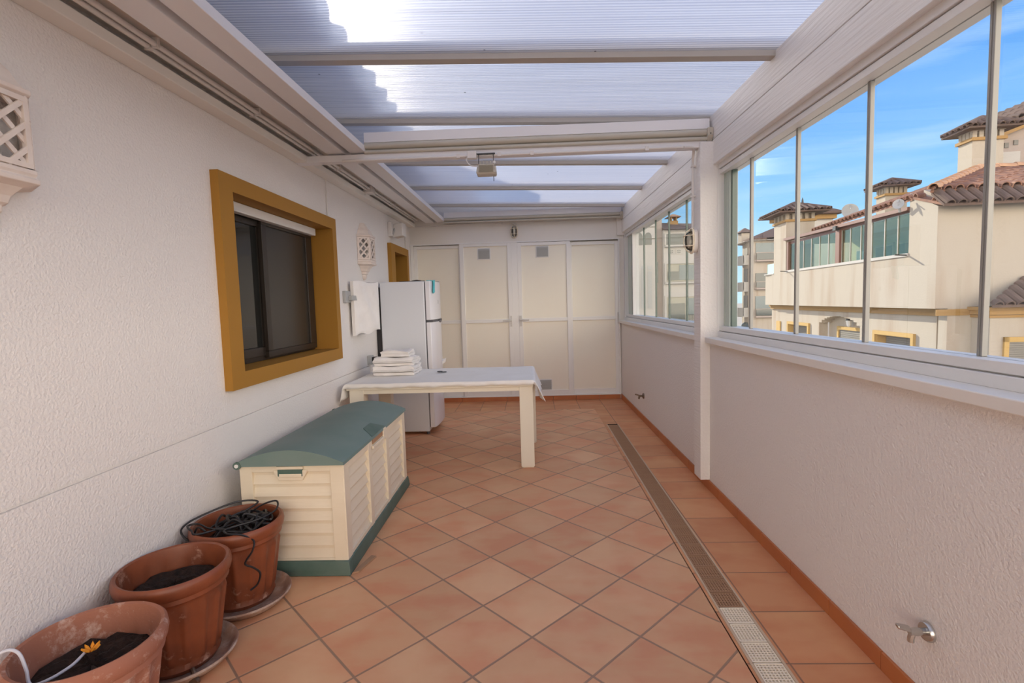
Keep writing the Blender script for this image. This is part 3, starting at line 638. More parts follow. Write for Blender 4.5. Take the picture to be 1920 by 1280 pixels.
# cloth
mb = MB(); nx, ny = 110, 50; xa, xb, ya, yb = -1.572, .030, 4.192, 5.112; P = {}
dl, drr, df, dbk = .13, .165, .036, .06
for i in range(nx+1):
    for j in range(ny+1):
        s_ = -dl+(xb-xa+dl+drr)*i/nx; t_ = -df+(yb-ya+df+dbk)*j/ny
        x_ = xa+min(max(s_, 0), xb-xa); y_ = ya+min(max(t_, 0), yb-ya); z_ = .752
        ox = max(-s_, 0)-0+0; px_ = max(s_-(xb-xa), 0); oy = max(-t_, 0); py_ = max(t_-(yb-ya), 0)
        drop = max(ox, px_, oy, py_)+.45*min(max(ox, px_), max(oy, py_)); z_ -= drop
        fl_ = .010*math.sin(y_*23+1)+.006*math.sin(y_*51)
        if ox: x_ -= .004+ox*.05+fl_*ox*4
        if px_: x_ += .004+px_*.34+fl_*px_*6
        if oy: y_ -= .004+oy*.16+.07*oy*math.sin(x_*21)+.12*oy*math.sin(x_*47+2); z_ += .10*oy*math.sin(x_*17)+.05*oy*math.sin(x_*71)
        if py_: y_ += .004+py_*.1
        if ox and oy: x_ -= .02*min(1, ox*9); y_ -= .012
        if px_ and oy: x_ += .15*px_; y_ -= .02
        if not (ox or px_ or oy or py_): z_ += .0012*math.sin(x_*8+y_*5)+.0008*math.sin(x_*23-y_*13)
        mb.v.append((x_, y_, z_)); P[i, j] = len(mb.v)-1
for i in range(nx):
    for j in range(ny): mb._f((P[i, j], P[i+1, j], P[i+1, j+1], P[i, j+1]))
cl = mb.build('tablecloth', 'cloth', org=(-.78, 4.65, .75), smooth=True); tag(cl, 'white cloth with a frayed edge spread over the long table', 'tablecloth')
so = cl.modifiers.new('thickness', 'SOLIDIFY'); so.thickness = .003; so.offset = -1
mb = MB(); mb.lathe((-.862, 4.78, .757), [(.004, 0), (.028, .004), (.024, .011), (.003, .013)], 18); mb.box(-.852, -.80, 4.768, 4.786, .757, .764)
tag(mb.build('key_fob', 'dark', org=(-.85, 4.78, .756), smooth=True), 'tiny black object lying alone on the white tablecloth', 'small object')

# folded cloths: a strip folded over itself, extruded along x
def folded(x0, x1, y0, y1, z0, lay, th, label, seed, skew=0.0):
    rg = random.Random(seed); mb = MB(); path = []; D_ = y1-y0
    for k in range(lay):
        zz = th/2+k*th; dirn = 1 if k % 2 == 0 else -1
        ins = .018*rg.random(); n_ = 12
        ys = [y0+ins+(D_-2*ins)*q/n_ for q in range(n_+1)]
        if dirn < 0: ys = ys[::-1]
        for yy in ys: path.append((yy, zz+.003*math.sin(yy*40+k+seed)))
        if k < lay-1:
            ye = ys[-1]
            for a in (.25, .5, .75): path.append((ye+dirn*th*.62*math.sin(math.pi*a), zz+th*a))
    n2 = 26; rings = []
    left = []; tw = th*.43
    for idx in range(len(path)):
        a = path[max(idx-1, 0)]; b = path[min(idx+1, len(path)-1)]; d = Vector((b[0]-a[0], b[1]-a[1])).normalized(); nrm = Vector((-d.y, d.x))
        left.append((path[idx], nrm))
    out_ = [(p[0]+n_.x*tw, p[1]+n_.y*tw) for p, n_ in left]+[(p[0]-n_.x*tw, p[1]-n_.y*tw) for p, n_ in reversed(left)]
    for i in range(n2+1):
        t = i/n2; x_ = x0+(x1-x0)*t; edge = max(0, abs(t-.5)*2-.86)/.14
        rings.append([(x_+.006*math.sin(a*30+b*90+seed), a+skew*(x_-x0)+.005*math.sin(x_*26+b*60+seed), z0+b*(1-.12*edge)+.006*math.sin(x_*19+a*14+seed)*min(1, b/(lay*th)*1.2)) for a, b in out_])
    mb.loft(rings); return tag(mb.build('folded_cloth', 'cloth2', org=((x0+x1)/2, (y0+y1)/2, z0), smooth=True), label, 'folded cloth', 'folded white cloths stacked on the table')
folded(-1.455, -1.075, 4.62, 4.95, .757, 3, .029, 'thickest folded white cloth, bottom of the stack on the table', 2)
folded(-1.450, -1.085, 4.64, 4.93, .846, 3, .026, 'loosely folded white cloth in the middle of the stack on the table', 7, .04)
folded(-1.390, -1.125, 4.66, 4.90, .926, 2, .029, 'smallest folded white cloth, topmost of the stack on the table', 11, -.05)

# ---------------- fridge
fr = thing('refrigerator', (-1.34, 5.70, 0), 'tall white two-door refrigerator against the house wall with its side towards us', 'refrigerator')
box('cabinet', 'fridge', -1.585, -1.108, 5.40, 5.99, .028, 1.652, fr, bevel=.012)
box('back_panel', 'black', -1.640, -1.586, 5.42, 5.97, .05, 1.60, fr)
def fdoor(z0, z1, nm):
    mb = MB(); pr = [(-1.098, 5.402), (-1.052, 5.402), (-1.035, 5.44), (-1.022, 5.55), (-1.018, 5.70), (-1.022, 5.85), (-1.035, 5.95), (-1.052, 5.99), (-1.098, 5.99)]
    mb.loft([[(a, b, z0) for a, b in pr], [(a, b, z1) for a, b in pr]]); return mb.build(nm, 'fridgeD', fr, smooth=True, bevel=.004)
d1 = fdoor(1.238, 1.652, 'freezer_door'); d2 = fdoor(.075, 1.212, 'door')
mb = MB(); mb.box(-1.108, -1.098, 5.41, 5.98, .08, 1.64); mb.build('gasket', 'gasket', fr)
mb = MB(); mb.box(-1.104, -1.030, 5.41, 5.98, 1.214, 1.236); mb.build('handle_strip', 'gasket', fr); mb = MB(); mb.lathe((-1.030, 5.80, 1.212), [(.004, -.10), (.016, -.07), (.021, 0), (.016, .07), (.004, .10)], 12, axis='y'); mb.build('grip', 'gasket', fr, smooth=True)
mb = MB(); mb.box(-1.019, -1.015, 5.69, 5.72, 1.41, 1.45); mb.build('badge', 'grey', d1)
mb = MB(); mb.hexa([(-1.030, 5.86, .70), (-.99, 5.87, .73), (-.99, 5.90, .73), (-1.030, 5.90, .70), (-1.030, 5.86, .73), (-.985, 5.87, .775), (-.985, 5.90, .775), (-1.030, 5.90, .76)]); mb.build('catch', 'alu', d2)
mb = MB()
for a in (-1.55, -1.13):
    for b in (5.43, 5.94): mb = MB(); mb.lathe((a, b, 0), [(.018, 0), (.018, .03)], 12); mb.build('foot', 'gasket', fr)
pass; box('hinge_cover', 'grey', -1.12, -1.04, 5.93, 5.98, 1.652, 1.668, fr)
mb = MB(); mb.box(-1.40, -1.13, 5.52, 5.80, 1.655, 1.662); mb.lathe((-1.24, 5.66, 1.662), [(.07, 0), (.05, .010), (.012, .018)], 18)
tag(mb.build('dark_tray', 'dark', org=(-1.26, 5.66, 1.655), smooth=True), 'flat dark tray lying on top of the refrigerator', 'tray')
mb = MB(); P = {}
for i in range(15):
    t = i/14
    for j in range(9):
        s_ = j/8; yy = 5.44+.10*s_+.012*math.sin(t*5)
        if t < .28: x_, z_ = -1.09+.066*t/.28, 1.6585+.003*math.sin(s_*9)
        else: x_, z_ = -1.0265+.007*math.sin(s_*8+t*3)+.010*(t-.28)+.004, 1.657-(t-.28)*.175-.012*math.sin(s_*6)
        mb.v.append((x_, yy, z_)); P[i, j] = len(mb.v)-1
for i in range(14):
    for j in range(8): mb._f((P[i, j], P[i+1, j], P[i+1, j+1], P[i, j+1]))
ob = mb.build('cleaning_cloth', 'turq', org=(-1.03, 5.49, 1.60), smooth=True); tag(ob, 'turquoise cloth draped over the top of the freezer door', 'cloth')
so = ob.modifiers.new('thickness', 'SOLIDIFY'); so.thickness = .005

# ---------------- covered panel on wall arm
br = thing('swivel_bracket', (XL, 4.60, 1.47), 'grey metal swivel bracket on the wall beside the big window, carrying a white covered panel', 'bracket')
box('wall_plate', 'grey', XL+.001, XL+.028, 4.47, 4.60, 1.44, 1.545, br, bevel=.003)
mb = MB(); mb.box(XL+.028, -1.585, 4.54, 4.60, 1.46, 1.50); mb.bar((-1.59, 4.57, 1.48), (-1.575, 4.68, 1.48), .02, .045); mb.build('arm', 'grey', br, bevel=.003)
mb = MB(); nu, nv = 22, 26; rg = random.Random(3)
def cov(u, v, side):
    a = Vector((-1.604, 4.60, 0)); b = Vector((-1.500, 5.02, 0)); p = a.lerp(b, u); nrm = Vector((b.y-a.y, -(b.x-a.x), 0)).normalized()
    z = 1.165+(1.632-1.165)*v+(.012 if v == 0 else 0)*math.sin(u*9)-.030*(1-u)*(1-v)**4+.008*math.sin(u*7)*v
    bul = math.sin(math.pi*min(max(u, .0), 1))**.4*math.sin(math.pi*min(max(v, 0), 1))**.4
    th = .016+.020*bul+.006*math.sin(u*11+v*7)*bul+.005*math.sin(u*5-v*15)*bul+.006*math.exp(-((u-v*.9+.05)/.06)**2)*bul
    q = p+nrm*th*side; return (q.x, q.y, z)
ringsC = []
for j in range(nv+1):
    v = j/nv; ringsC.append([cov(i/nu, v, 1) for i in range(nu+1)]+[cov(i/nu, v, -1) for i in range(nu, -1, -1)])
mb.loft(ringsC)
tag(mb.build('panel_cover', 'cloth2', org=(-1.55, 4.8, 1.4), smooth=True), 'white fabric cover over a flat panel hanging from the grey bracket, next to the refrigerator', 'cover')
so_ = thing('wall_socket', (XL, 5.10, .84), 'grey surface socket with a black plug, low on the wall beside the refrigerator', 'socket')
box('housing', 'grey', XL+.001, XL+.045, 5.055, 5.135, .815, .905, so_, bevel=.004); box('plug', 'black', XL+.046, XL+.085, 5.07, 5.12, .835, .89, so_, bevel=.006)
mb = MB(); mb.tube(smooth_pts([(XL+.02, 5.09, .815), (XL+.02, 5.09, .74), (XL+.012, 5.10, .66), (XL+.012, 5.12, .5)], 5), .005); mb.build('cord', 'pvc', so_, smooth=True)

# ---------------- lattice wall lanterns
def lantern(cy, label):
    r = thing('wall_lantern', (XL, cy, 1.66), label, 'wall lantern', 'whitewashed lattice lanterns on the house wall')
    def sec(s, z, w=.15, f=.078, d=.10): return [(XL+.001, cy-w*s, z), (XL+d*s, cy-f*s, z), (XL+d*s, cy+f*s, z), (XL+.001, cy+w*s, z)]
    mb = MB(); mb.loft([sec(1.0, 2.075), sec(1.12, 2.085), sec(1.12, 2.098), sec(.98, 2.104), sec(.90, 2.118), sec(.76, 2.150), sec(.56, 2.178), sec(.40, 2.205), sec(.34, 2.222), sec(.20, 2.226)]); mb.build('crown', 'lantern', r, bevel=.003)
    mb = MB(); mb.loft([sec(.10, 1.662), sec(.24, 1.678), sec(.30, 1.70), sec(.26, 1.716), sec(.40, 1.722), sec(.40, 1.742), sec(.52, 1.75), sec(.58, 1.772), sec(.80, 1.800), sec(1.14, 1.812), sec(1.14, 1.826), sec(1.04, 1.832), sec(1.10, 1.842), sec(1.10, 1.853), sec(1.0, 1.858)]); mb.build('bracket', 'lantern', r, bevel=.003)
    c = [Vector(p) for p in sec(1.0, 0)]
    for k in range(3):
        a, b = c[k], c[k+1]; mb = MB(); nrm = (b-a).cross(Vector((0, 0, 1))).normalized()
        za, zb = 1.858, 2.075; ln = (b-a).length; e_ = (b-a).normalized()
        for q in (a+e_*.008, b-e_*.008): mb.bar((q.x, q.y, za), (q.x, q.y, zb), .016, .0155, nrm)
        for z_ in (za+.008, zb-.008): mb.bar((a.x, a.y, z_), (b.x, b.y, z_), .0165, .016)
        nn = max(1, round(ln/.075)); st = ln/nn; zs = (zb-za)/3
        for i in range(3):
            for j in range(nn):
                p0 = a+e_*st*j; p1 = a+e_*st*(j+1); z0_, z1_ = za+zs*i, za+zs*(i+1)
                pa, pb = Vector((p0.x, p0.y, z0_)), Vector((p1.x, p1.y, z1_)); pc, pd = Vector((p0.x, p0.y, z1_)), Vector((p1.x, p1.y, z0_)); o1 = nrm*.0035
                mb.bar(pa+o1, pb+o1, .015, .006, nrm); mb.bar(pc-o1, pd-o1, .015, .0061, nrm)
        mb.build('lattice', 'lantern', r)
    mb = MB(); mb.lathe((XL+.05, cy, 1.86), [(.018, 0), (.018, .03), (.028, .06), (.028, .10), (.012, .13)], 14); mb.build('bulb', 'bulb', r, smooth=True)
    return r
lantern(1.505, 'whitewashed lattice wall lantern nearest to us, cut off at the edge of the picture')
lantern(5.08, 'small whitewashed lattice wall lantern high on the wall before the refrigerator')

# ---------------- security floodlight on the left wall
fl = thing('security_light', (XL, 6.10, 2.25), 'white boxy security light on the house wall above the small ochre window', 'light')
box('wall_bracket', 'pvc', XL+.001, XL+.05, 6.05, 6.12, 2.22, 2.39, fl, bevel=.004); mb = MB(); mb.hexa([(-1.60, 6.12, 2.215), (-1.48, 6.10, 2.23), (-1.47, 6.24, 2.23), (-1.59, 6.26, 2.215), (-1.60, 6.12, 2.37), (-1.48, 6.10, 2.385), (-1.47, 6.24, 2.385), (-1.59, 6.26, 2.37)]); mb.build('housing', 'pvc', fl, bevel=.008)
mb = MB(); mb.bar((-1.60, 6.085, 2.25), (-1.575, 6.14, 2.34), .02, .02); mb.build('hinge', 'grey', fl)

# ---------------- conduits
def conduit(P, r, label, m='pvc', k=6):
    mb = MB(); mb.tube(smooth_pts(P, k), r, 10); o = mb.build('cable_conduit', m, org=P[0], smooth=True); return tag(o, label, 'conduit')
for x_, z_, lb in ((-1.548, 2.497, 'white round conduit lying on the wall ledge, the one closer to the wall'), (-1.517, 2.505, 'white round conduit beside the wall ledge, the one farther from the wall')):
    mb = MB(); mb.tube([(x_, Y0+.05, z_+dz(Y0)), (x_, 3.62, z_+dz(3.62)), (x_, 5.05, z_+dz(5.05)), (x_, 7.1, z_+dz(7.1))], .0115, 12)
    for y in (.3, 1.35, 2.15, 2.95, 4.2, 5.9, 6.7): mb.box(x_-.014, x_+.014, y-.008, y+.008, z_-.014+dz(y), 2.533+dz(y))
    tag(mb.build('cable_conduit', 'pvc', org=(x_, 0, z_), smooth=True), lb, 'conduit')
mb = MB(); mb.tube([(-1.475, Y0+.05, 2.526+dz(Y0)), (-1.475, 3.5, 2.526+dz(3.5)), (-1.450, 7.1, 2.526+dz(7.1))], .006, 8)
tag(mb.build('cable_conduit', 'pvc', org=(-1.5, 0, 2.52), smooth=True), 'thinnest white cable under the soffit, running next to the timber fascia', 'cable')
jb = thing('junction_box', (-1.57, 5.05, 2.49), 'white junction box on the wall ledge between big window and refrigerator', 'junction box')
box('body', 'pvc', -1.575, -1.49, 4.98, 5.10, 2.500, 2.570, jb, bevel=.006); mb = MB(); mb.tube([(-1.62, 4.88, 2.465), (-1.585, 4.92, 2.463), (-1.56, 4.99, 2.48)], .010); mb.build('elbow', 'pvc', jb, smooth=True)
conduit([(-1.30, 3.672, 2.436), (-.5, 3.672, 2.436), (.4, 3.672, 2.437), (1.10, 3.672, 2.440)], .0095, 'straight white conduit along the underside of the near cross beam')
conduit([(1.105, 3.676, 2.440), (1.17, 3.69, 2.440), (1.193, 3.74, 2.425), (1.195, 3.765, 2.36), (1.195, 3.765, 2.1), (1.195, 3.768, 1.895)], .0095, 'white conduit bending down the post from the near cross beam to the bulkhead lamp')
for x_, lb in ((-.47, 'white clip left of the junction box on the near cross beam'), (-.18, 'white clip just right of the hanging floodlight'), (.05, 'white clip on the cross beam, the next one right of the floodlight'), (.85, 'white clip on the near cross beam closest to the post')):
    mb = MB(); mb.box(x_-.012, x_+.012, 3.660, 3.684, 2.424, 2.452); tag(mb.build('conduit_clip', 'pvc', org=(x_, 3.672, 2.424)), lb, 'clip', 'clips of the conduit')
for z_, lb in ((2.33, 'upper of the two white clips on the post side'), (2.12, 'lower of the two white clips on the post side, above the lamp')):
    mb = MB(); mb.box(1.182, 1.2125, 3.752, 3.778, z_-.006, z_+.006); tag(mb.build('conduit_clip', 'pvc', org=(1.2, 3.765, z_)), lb, 'clip', 'clips of the conduit')
conduit([(-1.64, 7.155, 2.485), (-1.2, 7.155, 2.49), (-.8, 7.16, 2.505), (-.42, 7.16, 2.515)], .008, 'thin white conduit along the top of the back wall')
jb2 = thing('junction_box', (-.39, 7.165, 2.50), 'small white junction box on the back wall above the cupboard doors', 'junction box')
box('body', 'pvc', -.425, -.345, 7.145, 7.179, 2.487, 2.545, jb2, bevel=.004); mb = MB(); mb.tube(smooth_pts([(-.345, 7.165, 2.517), (-.23, 7.165, 2.515), (-.195, 7.165, 2.49), (-.185, 7.165, 2.455)], 5), .005); mb.build('cord', 'pvc', jb2, smooth=True)
conduit([(XL+.010, 4.21, 2.46), (XL+.010, 4.208, 2.3), (XL+.010, 4.208, 2.14)], .005, 'thin white cable dropping from the ledge to the big ochre window')
conduit([(XL+.012, 6.86, 2.44), (XL+.012, 6.86, 2.3), (XL+.012, 6.88, 2.16)], .007, 'short white conduit in the corner beside the small ochre window')

# ---------------- floodlight under the cross beam
f = thing('floodlight', (-.27, 3.64, 2.43), 'small beige floodlight hanging under the near cross beam', 'floodlight')
mb = MB(); mb.loft([[(-.335, 3.60, 2.345), (-.205, 3.60, 2.345), (-.205, 3.66, 2.36), (-.335, 3.66, 2.36)], [(-.34, 3.585, 2.30), (-.20, 3.585, 2.30), (-.20, 3.67, 2.30), (-.34, 3.67, 2.30)], [(-.335, 3.59, 2.285), (-.205, 3.59, 2.285), (-.205, 3.665, 2.285), (-.335, 3.665, 2.285)]][::-1]); mb.build('housing', 'rail', f, bevel=.006)
mb = MB(); mb.box(-.325, -.215, 3.582, 3.592, 2.296, 2.352)
for k in range(5): mb.box(-.315+k*.024, -.309+k*.024, 3.605, 3.65, 2.355, 2.382)
mb.build('fins', 'rail', f); mb = MB(); mb.box(-.318, -.222, 3.578, 3.583, 2.300, 2.345); mb.build('lens', 'lens', f)
mb = MB(); mb.tube([(-.325, 3.66, 2.445), (-.325, 3.64, 2.37)], .0025, 6); mb.tube([(-.222, 3.66, 2.445), (-.222, 3.64, 2.25)], .0025, 6); mb.box(-.34, -.21, 3.65, 3.67, 2.440, 2.447); mb.build('hanger', 'dark', f)
mb = MB(); mb.lathe((-.212, 3.59, 2.366), [(.002, -.008), (.009, -.006), (.009, .006), (.002, .008)], 10, axis='y'); mb.build('sensor', 'alu', f, smooth=True)
mb = MB(); mb.lathe((-.267, 3.60, 2.278), [(.004, 0), (.008, .008)], 10); mb.build('knob', 'rail', f)
j3 = thing('junction_box', (-.37, 3.66, 2.43), 'white junction box on the near cross beam, beside the hanging floodlight', 'junction box')
box('body', 'pvc', -.405, -.340, 3.642, 3.685, 2.412, 2.462, j3, bevel=.004); mb = MB(); mb.tube(smooth_pts([(-.405, 3.66, 2.425), (-.412, 3.655, 2.405), (-.395, 3.65, 2.375), (-.365, 3.64, 2.358), (-.335, 3.635, 2.356)], 6), .004); mb.build('cord', 'pvc', j3, smooth=True)

# ---------------- bulkhead lamps
def bulkhead(c, label, ax):
    """oval caged lamp; built facing -X then turned"""
    r = thing('bulkhead_lamp', c, label, 'lamp'); T = (lambda p: (c[0]+p[0], c[1]+p[1], c[2]+p[2])) if ax == 'x' else (lambda p: (c[0]+p[1], c[1]+p[0], c[2]+p[2]))
    def oval(x_, w, h, n=28): return [T((x_, w*math.copysign(abs(math.cos(2*math.pi*k/n))**.75, math.cos(2*math.pi*k/n)), h*math.copysign(abs(math.sin(2*math.pi*k/n))**.75, math.sin(2*math.pi*k/n)))) for k in range(n)]
    mb = MB(); mb.loft([oval(0, .044, .082), oval(-.028, .046, .084), oval(-.030, .030, .066)]); mb.build('base', 'pvc', r, smooth=True, bevel=.002)
    mb = MB(); rr = []
    for k in range(29):
        a = 2*math.pi*k/28; rr.append(T((-.036, .046*math.copysign(abs(math.cos(a))**.75, math.cos(a)), .086*math.copysign(abs(math.sin(a))**.75, math.sin(a)))))
    mb.tube(rr, .007, 8); mb.build('rim', 'cream', r, smooth=True)
    mb = MB(); mb.loft([oval(-.030, .034, .070), oval(-.055, .032, .066), oval(-.075, .022, .05), oval(-.082, .006, .02)]); mb.build('glass', 'lens', r, smooth=True)
    mb = MB(); mb.lathe(T((-.05, 0, -.045)), [(.014, 0), (.018, .03), (.020, .06), (.010, .085)], 12); mb.build('bulb', 'bulb', r, smooth=True)
    for z_ in (-.036, .036):
        mb = MB(); mb.tube(smooth_pts([T((-.032, -.054, z_)), T((-.062, -.046, z_)), T((-.086, -.022, z_)), T((-.088, .022, z_)), T((-.062, .046, z_)), T((-.032, .054, z_))], 5), .0032, 8); mb.build('cage_bar', 'cream', r, smooth=True)
    mb = MB(); mb.tube(smooth_pts([T((-.036, 0, .088)), T((-.075, 0, .06)), T((-.092, 0, 0)), T((-.075, 0, -.06)), T((-.036, 0, -.088))], 6), .004, 8); mb.build('cage_bar', 'cream', r, smooth=True)
    return r
bulkhead((1.212, 3.735, 1.80), 'oval caged white bulkhead lamp on the side of the post', 'x')
bulkhead((-.178, YB-.003, 2.375), 'oval caged bulkhead lamp on the back wall over the cupboard doors', 'y')

# ---------------- taps
def tap(y, z, m, label):
    r = thing('wall_tap', (XR, y, z), label, 'tap')
    mb = MB(); mb.lathe((XR-.014, y, z), [(.028, 0), (.032, .006), (.033, .0135)], 24, axis='x'); mb.build('flange', m, r, smooth=True)
    mb = MB(); mb.lathe((XR-.062, y, z), [(.011, 0), (.013, .02), (.011, .05)], 14, axis='x'); mb.tube([(XR-.05, y, z), (XR-.056, y, z-.022), (XR-.056, y, z-.034)], .010); mb.build('body', m, r, smooth=True)
    mb = MB(); mb.hexa([(XR-.062, y-.012, z+.002), (XR-.055, y+.012, z+.002), (XR-.100, y+.012, z+.014), (XR-.104, y-.010, z+.014), (XR-.062, y-.012, z+.016), (XR-.055, y+.012, z+.016), (XR-.100, y+.012, z+.026), (XR-.104, y-.010, z+.026)]); mb.build('lever', m, r, bevel=.004)
tap(1.635, .285, 'chrome', 'chrome quarter-turn tap low on the parapet wall, nearest to us')
tap(5.78, .295, 'brass', 'small dark tap low on the parapet wall beyond the post')

# ================================================================== OUTDOORS
tag(box('street', 'ground', -300, 300, -200, 700, -9.5, -9.0), 'pale ground far below between the buildings', 'ground')

# roof of the house above the terrace (seen through the sheets, throws the scalloped shade)
hs = thing('house_wing', (-3, 3, 2.8), 'upper wall and tiled eave of the house over the terrace roof', 'house')
mb = MB(); mb.box(-5.5, XT+.10, Y0-4, 12, 2.80, 3.30); mb.box(XT-.6, XL-.1, Y0, YB, 2.801, 3.0); mb.build('upper_wall', 'out', hs)
def barrel(mb, p0, p1, r, n=8, side=(0, 1, 0), half=True):
    p0 = Vector(p0); p1 = Vector(p1); d = (p1-p0).normalized(); s_ = Vector(side); s_ = (s_-d*s_.dot(d)).normalized(); u = s_.cross(d); u = u if u.z > 0 else -u
    A = [math.pi*k/n for k in range(n+1)]
    mb.loft([[q+s_*r*math.cos(a)+u*r*math.sin(a) for a in A]+[q+s_*r*.8*math.cos(a)+u*r*.8*math.sin(a) for a in reversed(A)] for q in (p0, p1)])
mb = MB(); mb.hexa([(-4.5, Y0-4, 4.2), (-1.36, Y0-4, 3.16), (-1.36, 7.6, 3.16), (-4.5, 7.6, 4.2), (-4.5, Y0-4, 4.26), (-1.36, Y0-4, 3.22), (-1.36, 7.6, 3.22), (-4.5, 7.6, 4.26)])
y = -2.0
while y < 7.6: barrel(mb, (-1.27, y, 3.185), (-4.5, y, 4.25), .085); y += .235
mb.build('tiled_eave', 'rooftile', hs)
mb = MB(); mb.loft([[(-1.77, 8.03, 2.8), (-.95, 9.5, 2.8), (-.95, 10.3, 2.8), (-3, 10.3, 2.8), (-3, 8.0, 2.8)], [(-1.77, 8.03, 4.18), (-.95, 9.5, 4.18), (-.95, 10.3, 4.18), (-3, 10.3, 4.18), (-3, 8.0, 4.18)]]); mb.build('shadow_block', 'out', hs)  # unseen block added, shaped to throw the wedge of shade on the far sheets

# building frame: u along the lit facade (away), v into the block, z up
A_ = .0925; UU = Vector((math.sin(A_), math.cos(A_), 0)); VV = Vector((math.cos(A_), -math.sin(A_), 0)); C0 = Vector((9.667, 12.5, 0))
def Wp(u, v, z): return C0+UU*u+VV*v+Vector((0, 0, z))
def fb(mb, u0, u1, v0, v1, z0, z1):
    mb.hexa([Wp(u0, v0, z0), Wp(u0, v1, z0), Wp(u1, v1, z0), Wp(u1, v0, z0), Wp(u0, v0, z1), Wp(u0, v1, z1), Wp(u1, v1, z1), Wp(u1, v0, z1)]); return mb
def fpart(name, m, parent, *boxes, **kw):
    mb = MB()
    for b in boxes: fb(mb, *b)
    return mb.build(name, m, parent, **kw)
AP = thing('apartment_house', Wp(5, 2, -9), 'cream apartment house across the street with a long glazed terrace and clay tiled roofs', 'building')
fpart('wall', 'out_cream', AP, (1.04, 10.30, 0, .22, .95, 2.28), (10.30, 11.13, -.22*0+.04, .3, .95, 2.28), (.01, 10.3, .02, 4.0, .95, 1.15), (-.0, 11.1, 7, 8, -9, 3.4))
mb = MB(); mb.hexa([Wp(0, 0, .95), Wp(0, .30, .95), Wp(1.04, .30, .95), Wp(1.04, 0, .95), Wp(0, 0, 3.36), Wp(0, .30, 3.36), Wp(1.04, .30, 3.86), Wp(1.04, 0, 3.86)]); mb.build('pillar', 'out_cream', AP)
mb = MB(); mb.hexa([Wp(.31, .31, 3.3), Wp(.31, 1.6, 3.3), Wp(1.03, 1.6, 3.3), Wp(1.03, .31, 3.3), Wp(.31, .31, 3.60), Wp(.31, 1.6, 3.66), Wp(1.03, 1.6, 3.98), Wp(1.03, .31, 3.93)]); mb.build('gable_fill', 'out_cream', AP)
fpart('end_wall', 'out_cream', AP, (0.001, .30, .28, 8, -9, 3.55))
mb = MB()
def wallhole(u0, u1, z0, z1, holes, v0, v1):      # holes: (ua,ub,za,zb) sorted by u, one storey
    cur = u0
    for (ua, ub, za, zb) in holes:
        fb(mb, cur, ua, v0, v1, z0, z1); fb(mb, ua, ub, v0, v1, z0, za); fb(mb, ua, ub, v0, v1, zb, z1); cur = ub
    fb(mb, cur, u1, v0, v1, z0, z1)
LWIN = [(1.34, 2.98, -.95, .15), (7.46, 9.26, -.95, .16)]
wallhole(.46, 3.9, -9, .95, [LWIN[0]], .35, .65); wallhole(6.62, 11.2, -9, .95, [LWIN[1]], .35, .65)
fb(mb, 3.9, 6.62, .70, .95, -9, .95)
# arch recess
ac, ah = 5.26, 1.36
nseg = 14
for k in range(nseg):
    ua = 3.9+(6.62-3.9)*k/nseg; ub = 3.9+(6.62-3.9)*(k+1)/nseg; um = (ua+ub)/2
    zt = .18+.42*math.sqrt(max(0, 1-((um-ac)/ah)**2)); fb(mb, ua, ub, .35, .72, zt, .95)
mb.build('lower_wall', 'out_cream', AP)
fpart('moulding', 'out_ochre', AP, (.30, 11.2, .22, .36, .86, .94), (.40, 11.2, .28, .36, .76, .86))
fpart('band', 'out_ochre', AP, (-.03, .0, .02, 5, .86, .93), (-.02, .0, .02, 5, .78, .86))
fpart('parapet_coping', 'out_white', AP, (1.04, 8.75, -.03, .24, 2.28, 2.36), (10.05, 11.15, -.02, .3, 2.27, 2.31))
# windows of the lower floor
for (ua, ub, za, zb), vv, fw_ in ((LWIN[0], .35, .11), (LWIN[1], .35, .11), ((3.92, 5.82, -.95, .12), .70, .11)):
    mb = MB(); v0 = vv-.07; fb(mb, ua-fw_, ub+fw_, v0, vv+.02, zb, zb+fw_); fb(mb, ua-fw_, ua, v0, vv+.02, za, zb); fb(mb, ub, ub+fw_, v0, vv+.02, za, zb)
    if vv < .5: fb(mb, ua-.001, ua+.02, vv, vv+.3, za, zb); fb(mb, ub-.02, ub+.001, vv, vv+.3, za, zb); fb(mb, ua, ub, vv, vv+.3, zb-.02, zb+.001)
    wf = mb.build('window', 'out_yellow', AP)
    mb = MB(); z_ = za
    while z_ < zb: fb(mb, ua, ub, vv+.24 if vv < .5 else vv-.03, vv+.28 if vv < .5 else vv+.02, z_+.006, min(z_+.055, zb)); z_ += .06
    fb(mb, ua, ub, vv+.26 if vv < .5 else vv-.01, vv+.30 if vv < .5 else vv+.03, za, zb); mb.build('shutter', 'shutter', wf)
fpart('window', 'out_yellow', AP, (10.15, 10.55, .30, .36, -1, .24))
# terrace glazing
mb = MB(); fb(mb, 1.04, 8.8, .10, .17, 3.37, 3.50); mb.hexa([Wp(1.04, -.06, 3.44), Wp(1.04, .2, 3.44), Wp(8.9, .2, 3.56), Wp(8.9, -.06, 3.56), Wp(1.04, -.06, 3.53), Wp(1.04, .2, 3.53), Wp(8.9, .2, 3.66), Wp(8.9, -.06, 3.66)])
fb(mb, 4.55, 4.80, .0, .14, 2.33, 3.5); fb(mb, 8.62, 8.76, .02, .14, 2.33, 3.5); fb(mb, 1.04, 1.08, .05, .14, 2.33, 3.45); mb.build('terrace_frame', 'brownalu', AP)
us = [1.08, 1.63, 2.22, 2.85, 3.42, 4.02, 4.55, 4.80, 5.42, 6.06, 6.70, 7.35, 8.0, 8.62]
for a, b in zip(us[:-1], us[1:]):
    if abs(a-4.55) > .01: fpart('terrace_pane', 'out_glass_t', AP, (a+.01, b-.01, .08, .09, 2.36, 3.40))
